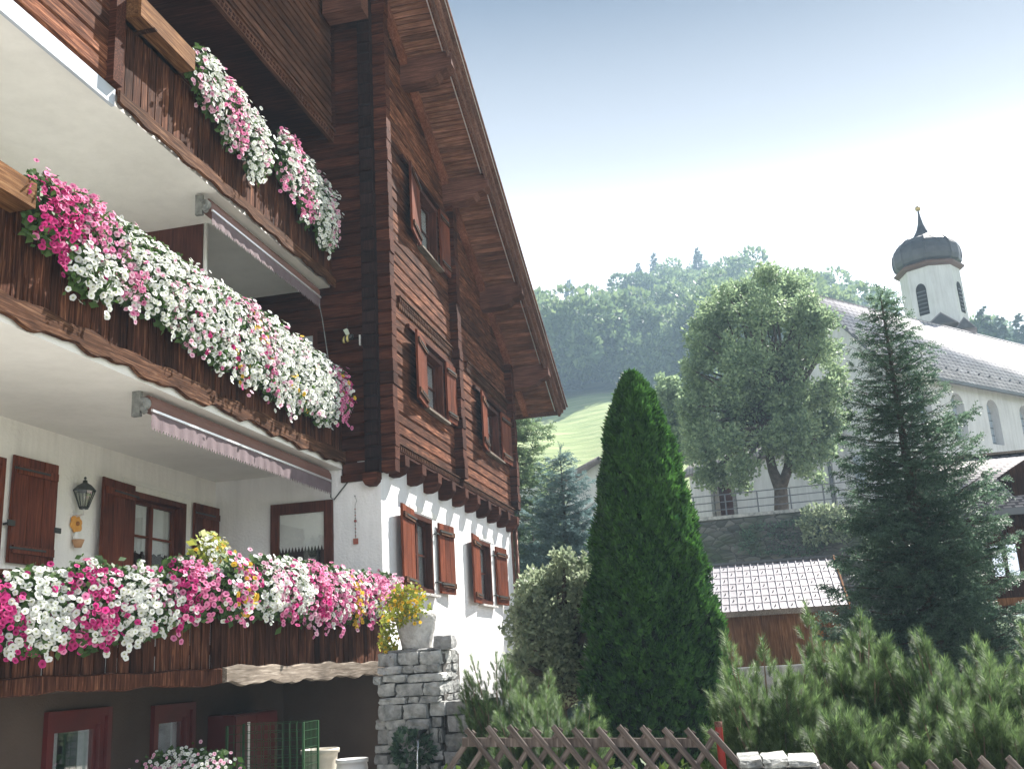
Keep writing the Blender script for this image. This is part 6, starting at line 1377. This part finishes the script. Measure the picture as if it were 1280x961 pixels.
for (a, c, zc, hh_) in (((1237, 680), (1270, 680), 1.45, 0.31), ((1247, 790), (1288, 790), 0.08, 0.30)):
    xa_, xb_ = ony(*a, 22.6)[0], ony(*c, 22.6)[0]
    b = MB(); b.box(xa_-0.05, xb_+0.05, 22.60, 22.65, zc-hh_-0.06, zc-hh_); b.box(xa_-0.05, xb_+0.05, 22.60, 22.65, zc+hh_, zc+hh_+0.06); b.box(xa_-0.05, xa_, 22.602, 22.65, zc-hh_, zc+hh_); b.box(xb_, xb_+0.05, 22.602, 22.65, zc-hh_, zc+hh_); b.box((xa_+xb_)/2-0.04, (xa_+xb_)/2+0.04, 22.602, 22.65, zc-hh_, zc+hh_); w = b.build('window', M['dkchalet'], cd)
    for q0, q1 in ((xa_, (xa_+xb_)/2-0.04), ((xa_+xb_)/2+0.04, xb_)):
        b = MB(); b.box(q0, q1, 22.635, 22.64, zc-hh_, zc+hh_); b.build('pane', M['churchglass'], w)
        b = MB(); b.prism([(q0, 22.648, zc+hh_), (q1, 22.648, zc+hh_), (q1 if q0 < xb_-0.5 else q1, 22.648, zc-hh_), ((q0+q1)/2, 22.648, zc-hh_), (q0+0.03, 22.648, zc)], (0, 0, 0), (0, 0.002, 0)); b.build('curtain', M['curtain'], w)

# ---------------------------------------------------------------- far house under the meadow
fh = empty('far_house', (-7.0, 50, 4.0), 'small distant house with grey gabled roof left of the thuja', 'house')
q0, q1 = ony(722, 603, 50), ony(775, 600, 50); rz_ = float(ony(752, 575, 50)[2]); ze_ = float(ony(722, 603, 50)[2])
gx = float(ony(752, 575, 50)[0])
b = MB(); b.add([(gx-1.4, 49.6, 0), (gx+1.6, 49.6, 0), (gx+1.6, 49.6, ze_), (gx, 49.6, rz_-0.1), (gx-1.4, 49.6, ze_)], [(0, 1, 2, 3, 4)]); b.box(gx-6, gx-1.401, 49.61, 55, 0, ze_-0.1); b.build('wall', M['churchwall'], fh)
slopemesh('roof', [(gx-3.2, 48.9, ze_-0.4), (gx+0.0, 48.9, rz_), (gx+0.0, 56, rz_), (gx-3.2, 56, ze_-0.4)], M['farroof'], fh)
slopemesh('roof', [(gx+0.0, 48.9, rz_), (gx+2.0, 48.9, ze_-0.3), (gx+2.0, 56, ze_-0.3), (gx+0.0, 56, rz_)], M['farroof'], fh)

# ---------------------------------------------------------------- the forest on the hill
def far_tree(kind, seed):
    r = np.random.default_rng(seed)
    if kind == 'leaf':
        n = 2600; cl = [(np.array((r.normal(0, 2.2), r.normal(0, 2.2), r.uniform(6, 15.5))), r.uniform(2.2, 3.8)) for _ in range(11)]+[(np.array((0, 0, 10.)), 4.5)]
        P = []; D = []
        for c, q in cl:
            d = rdir(n//12, r); P.append(c+d*q*(r.uniform(0.6, 1, n//12)**0.5)[:, None]); D.append(d+r.normal(0, 0.5, d.shape)+np.array((0, 0, .3)))
        P = np.concatenate(P); D = np.concatenate(D); V, F = scatter(LEAF_V, LEAF_F, P, frames(D, rdir(len(P), r)), r.uniform(0.7, 1.3, len(P)))
        return V, F
    P = []; D = []; S = []; H = r.uniform(15, 21); z = 2.0
    while z < H:
        q = 1-z/H; L = 3.0*q**0.8+0.25; nb = int(5+8*q)
        for k in range(nb):
            a = r.uniform(0, 6.28)
            for t in (0.25, 0.55, 0.8):
                h = np.array((math.cos(a), math.sin(a), -0.35)); P.append(np.array((0, 0, z))+h*L*t+r.normal(0, .15, 3)); D.append(h+r.normal(0, .3, 3)); S.append(0.9+L*0.45)
        z += 0.62
    P = np.array(P); n = len(P); V, F = scatter(LEAF_V*np.array((1.2, 1, 1)), LEAF_F, P, frames(np.array(D), unit(np.stack([r.normal(0, .4, n), r.normal(0, .4, n), np.ones(n)], 1))), np.array(S))
    return V, F
FT = [('leaf', far_tree('leaf', s)) for s in (1, 2, 3, 4)]+[('needle', far_tree('needle', s)) for s in (5, 6, 7)]
def azr(az, rr): return rr*math.sin(R(az)), rr*math.cos(R(az)), float(hill_h(np.array(az), np.array(rr)))
r = np.random.default_rng(77); LV = []; LF = []; NV = []; NF = []; o1 = o2 = 0
rows_ = [(168+i*8.5) for i in range(17)]
for rr in rows_:
    az = -24.0+r.uniform(0, 1)
    while az < 20:
        x, y, z = azr(az+r.normal(0, .3), rr+r.normal(0, 2)); top = rr > 270
        if az > 6 and rr < 250 : az += 1.1; continue
        conf = r.random() < (0.55 if top else 0.12); (k, (V, F)) = FT[int(r.integers(4, 7))] if conf else FT[int(r.integers(0, 4))]
        s = r.uniform(0.8, 1.3)*(0.9 if not conf else 0.75)*(1.0 if rr < 255 else 0.82); a = r.uniform(0, 6.28); c_, s_ = math.cos(a), math.sin(a)
        W = V*s; W = np.stack([W[:, 0]*c_-W[:, 1]*s_, W[:, 0]*s_+W[:, 1]*c_, W[:, 2]], 1)+np.array((x, y, z-1.5))
        if conf: NV.append(W); NF.append(F+o2); o2 += len(W)
        else: LV.append(W); LF.append(F+o1); o1 += len(W)
        az += r.uniform(1.3, 2.3)*(220/rr)
o = npobj('forest', npmesh('forest', np.concatenate(LV), np.concatenate(LF), M['farleaf']), None, 'stuff'); tag(o, 'hazy broadleaf wood covering the far hillside', 'forest')
o = npobj('conifer_forest', npmesh('conifer_forest', np.concatenate(NV), np.concatenate(NF), M['farneedle']), None, 'stuff'); tag(o, 'hazy conifers scattered through the far hillside wood', 'forest')
FTM = [npmesh('crown', V, F, M['farleaf'] if k == 'leaf' else M['farneedle']) for k, (V, F) in FT]
def single(px, py, rr, k, label, h):
    """tree whose tip is seen at px,py"""
    d = ray(px, py); d = d/math.hypot(d[0], d[1]); tip = d*rr; V = FT[k][1][0]; sc_ = h/V[:, 2].max()
    t = empty('pine_tree' if k > 3 else 'broadleaf_tree', (tip[0], tip[1], tip[2]-h), label, 'tree', 'single trees on the hill ridge')
    o = bpy.data.objects.new('crown', FTM[k]); link(o, t); o.scale = (sc_,)*3; o['kind'] = 'stuff'
    b = MB(); b.tube([(0, 0, -3), (0, 0, h*0.7)], [0.35, 0.15], 6); q = b.build('trunk', M['bark'], None); q.parent = t
single(711, 349, 285, 5, 'pointed dark conifer standing alone on the low ridge left of the hill', 17)
single(672, 360, 285, 4, 'conifer on the ridge just right of the chalet eaves', 12)
single(693, 366, 286, 6, 'small conifer left of the pointed lone conifer on the ridge', 10)
single(736, 372, 284, 1, 'small round tree just right of the lone conifer on the ridge', 9)
single(797, 328, 285, 4, 'thin conifer at the left shoulder of the wooded hill', 12)
single(816, 316, 288, 6, 'conifer at the upper left crest of the wooded hill', 13)
single(871, 309, 288, 5, 'tallest conifer tip on the crest of the wooded hill', 15)
single(932, 313, 288, 4, 'conifer on the crest just left of the linden top', 14)
single(1226, 383, 150, 5, 'bluish conifer right of the church tower', 16)
single(1247, 394, 152, 4, 'bluish conifer second right of the church tower', 13)
single(1270, 392, 170, 6, 'bluish conifer at the right edge behind the church roof', 14)
single(1212, 392, 150, 1, 'bluish round tree touching the church tower', 10)

# ---------------------------------------------------------------- haze
if HAZE_DENSITY > 0:
    b = MB(); b.box(-600, 600, -60, 600, -2.9, 128); hz = b.build('haze', [bpy.data.materials.new('haze_air')], None); m = hz.data.materials[0]; m.use_nodes = True; nt = m.node_tree; nt.nodes.clear()
    o_ = N(nt, 'ShaderNodeOutputMaterial'); pv = N(nt, 'ShaderNodeVolumePrincipled'); pv.inputs['Color'].default_value = (0.56, 0.79, 1.0, 1); pv.inputs['Density'].default_value = HAZE_DENSITY; pv.inputs['Anisotropy'].default_value = 0.0
    nt.links.new(pv.outputs[0], o_.inputs['Volume']); hz['kind'] = 'stuff'; tag(hz, 'pale summer haze filling the valley', 'haze')
print('TRIS', n1, n2, n3, n4, 'OBJ', len(bpy.data.objects))
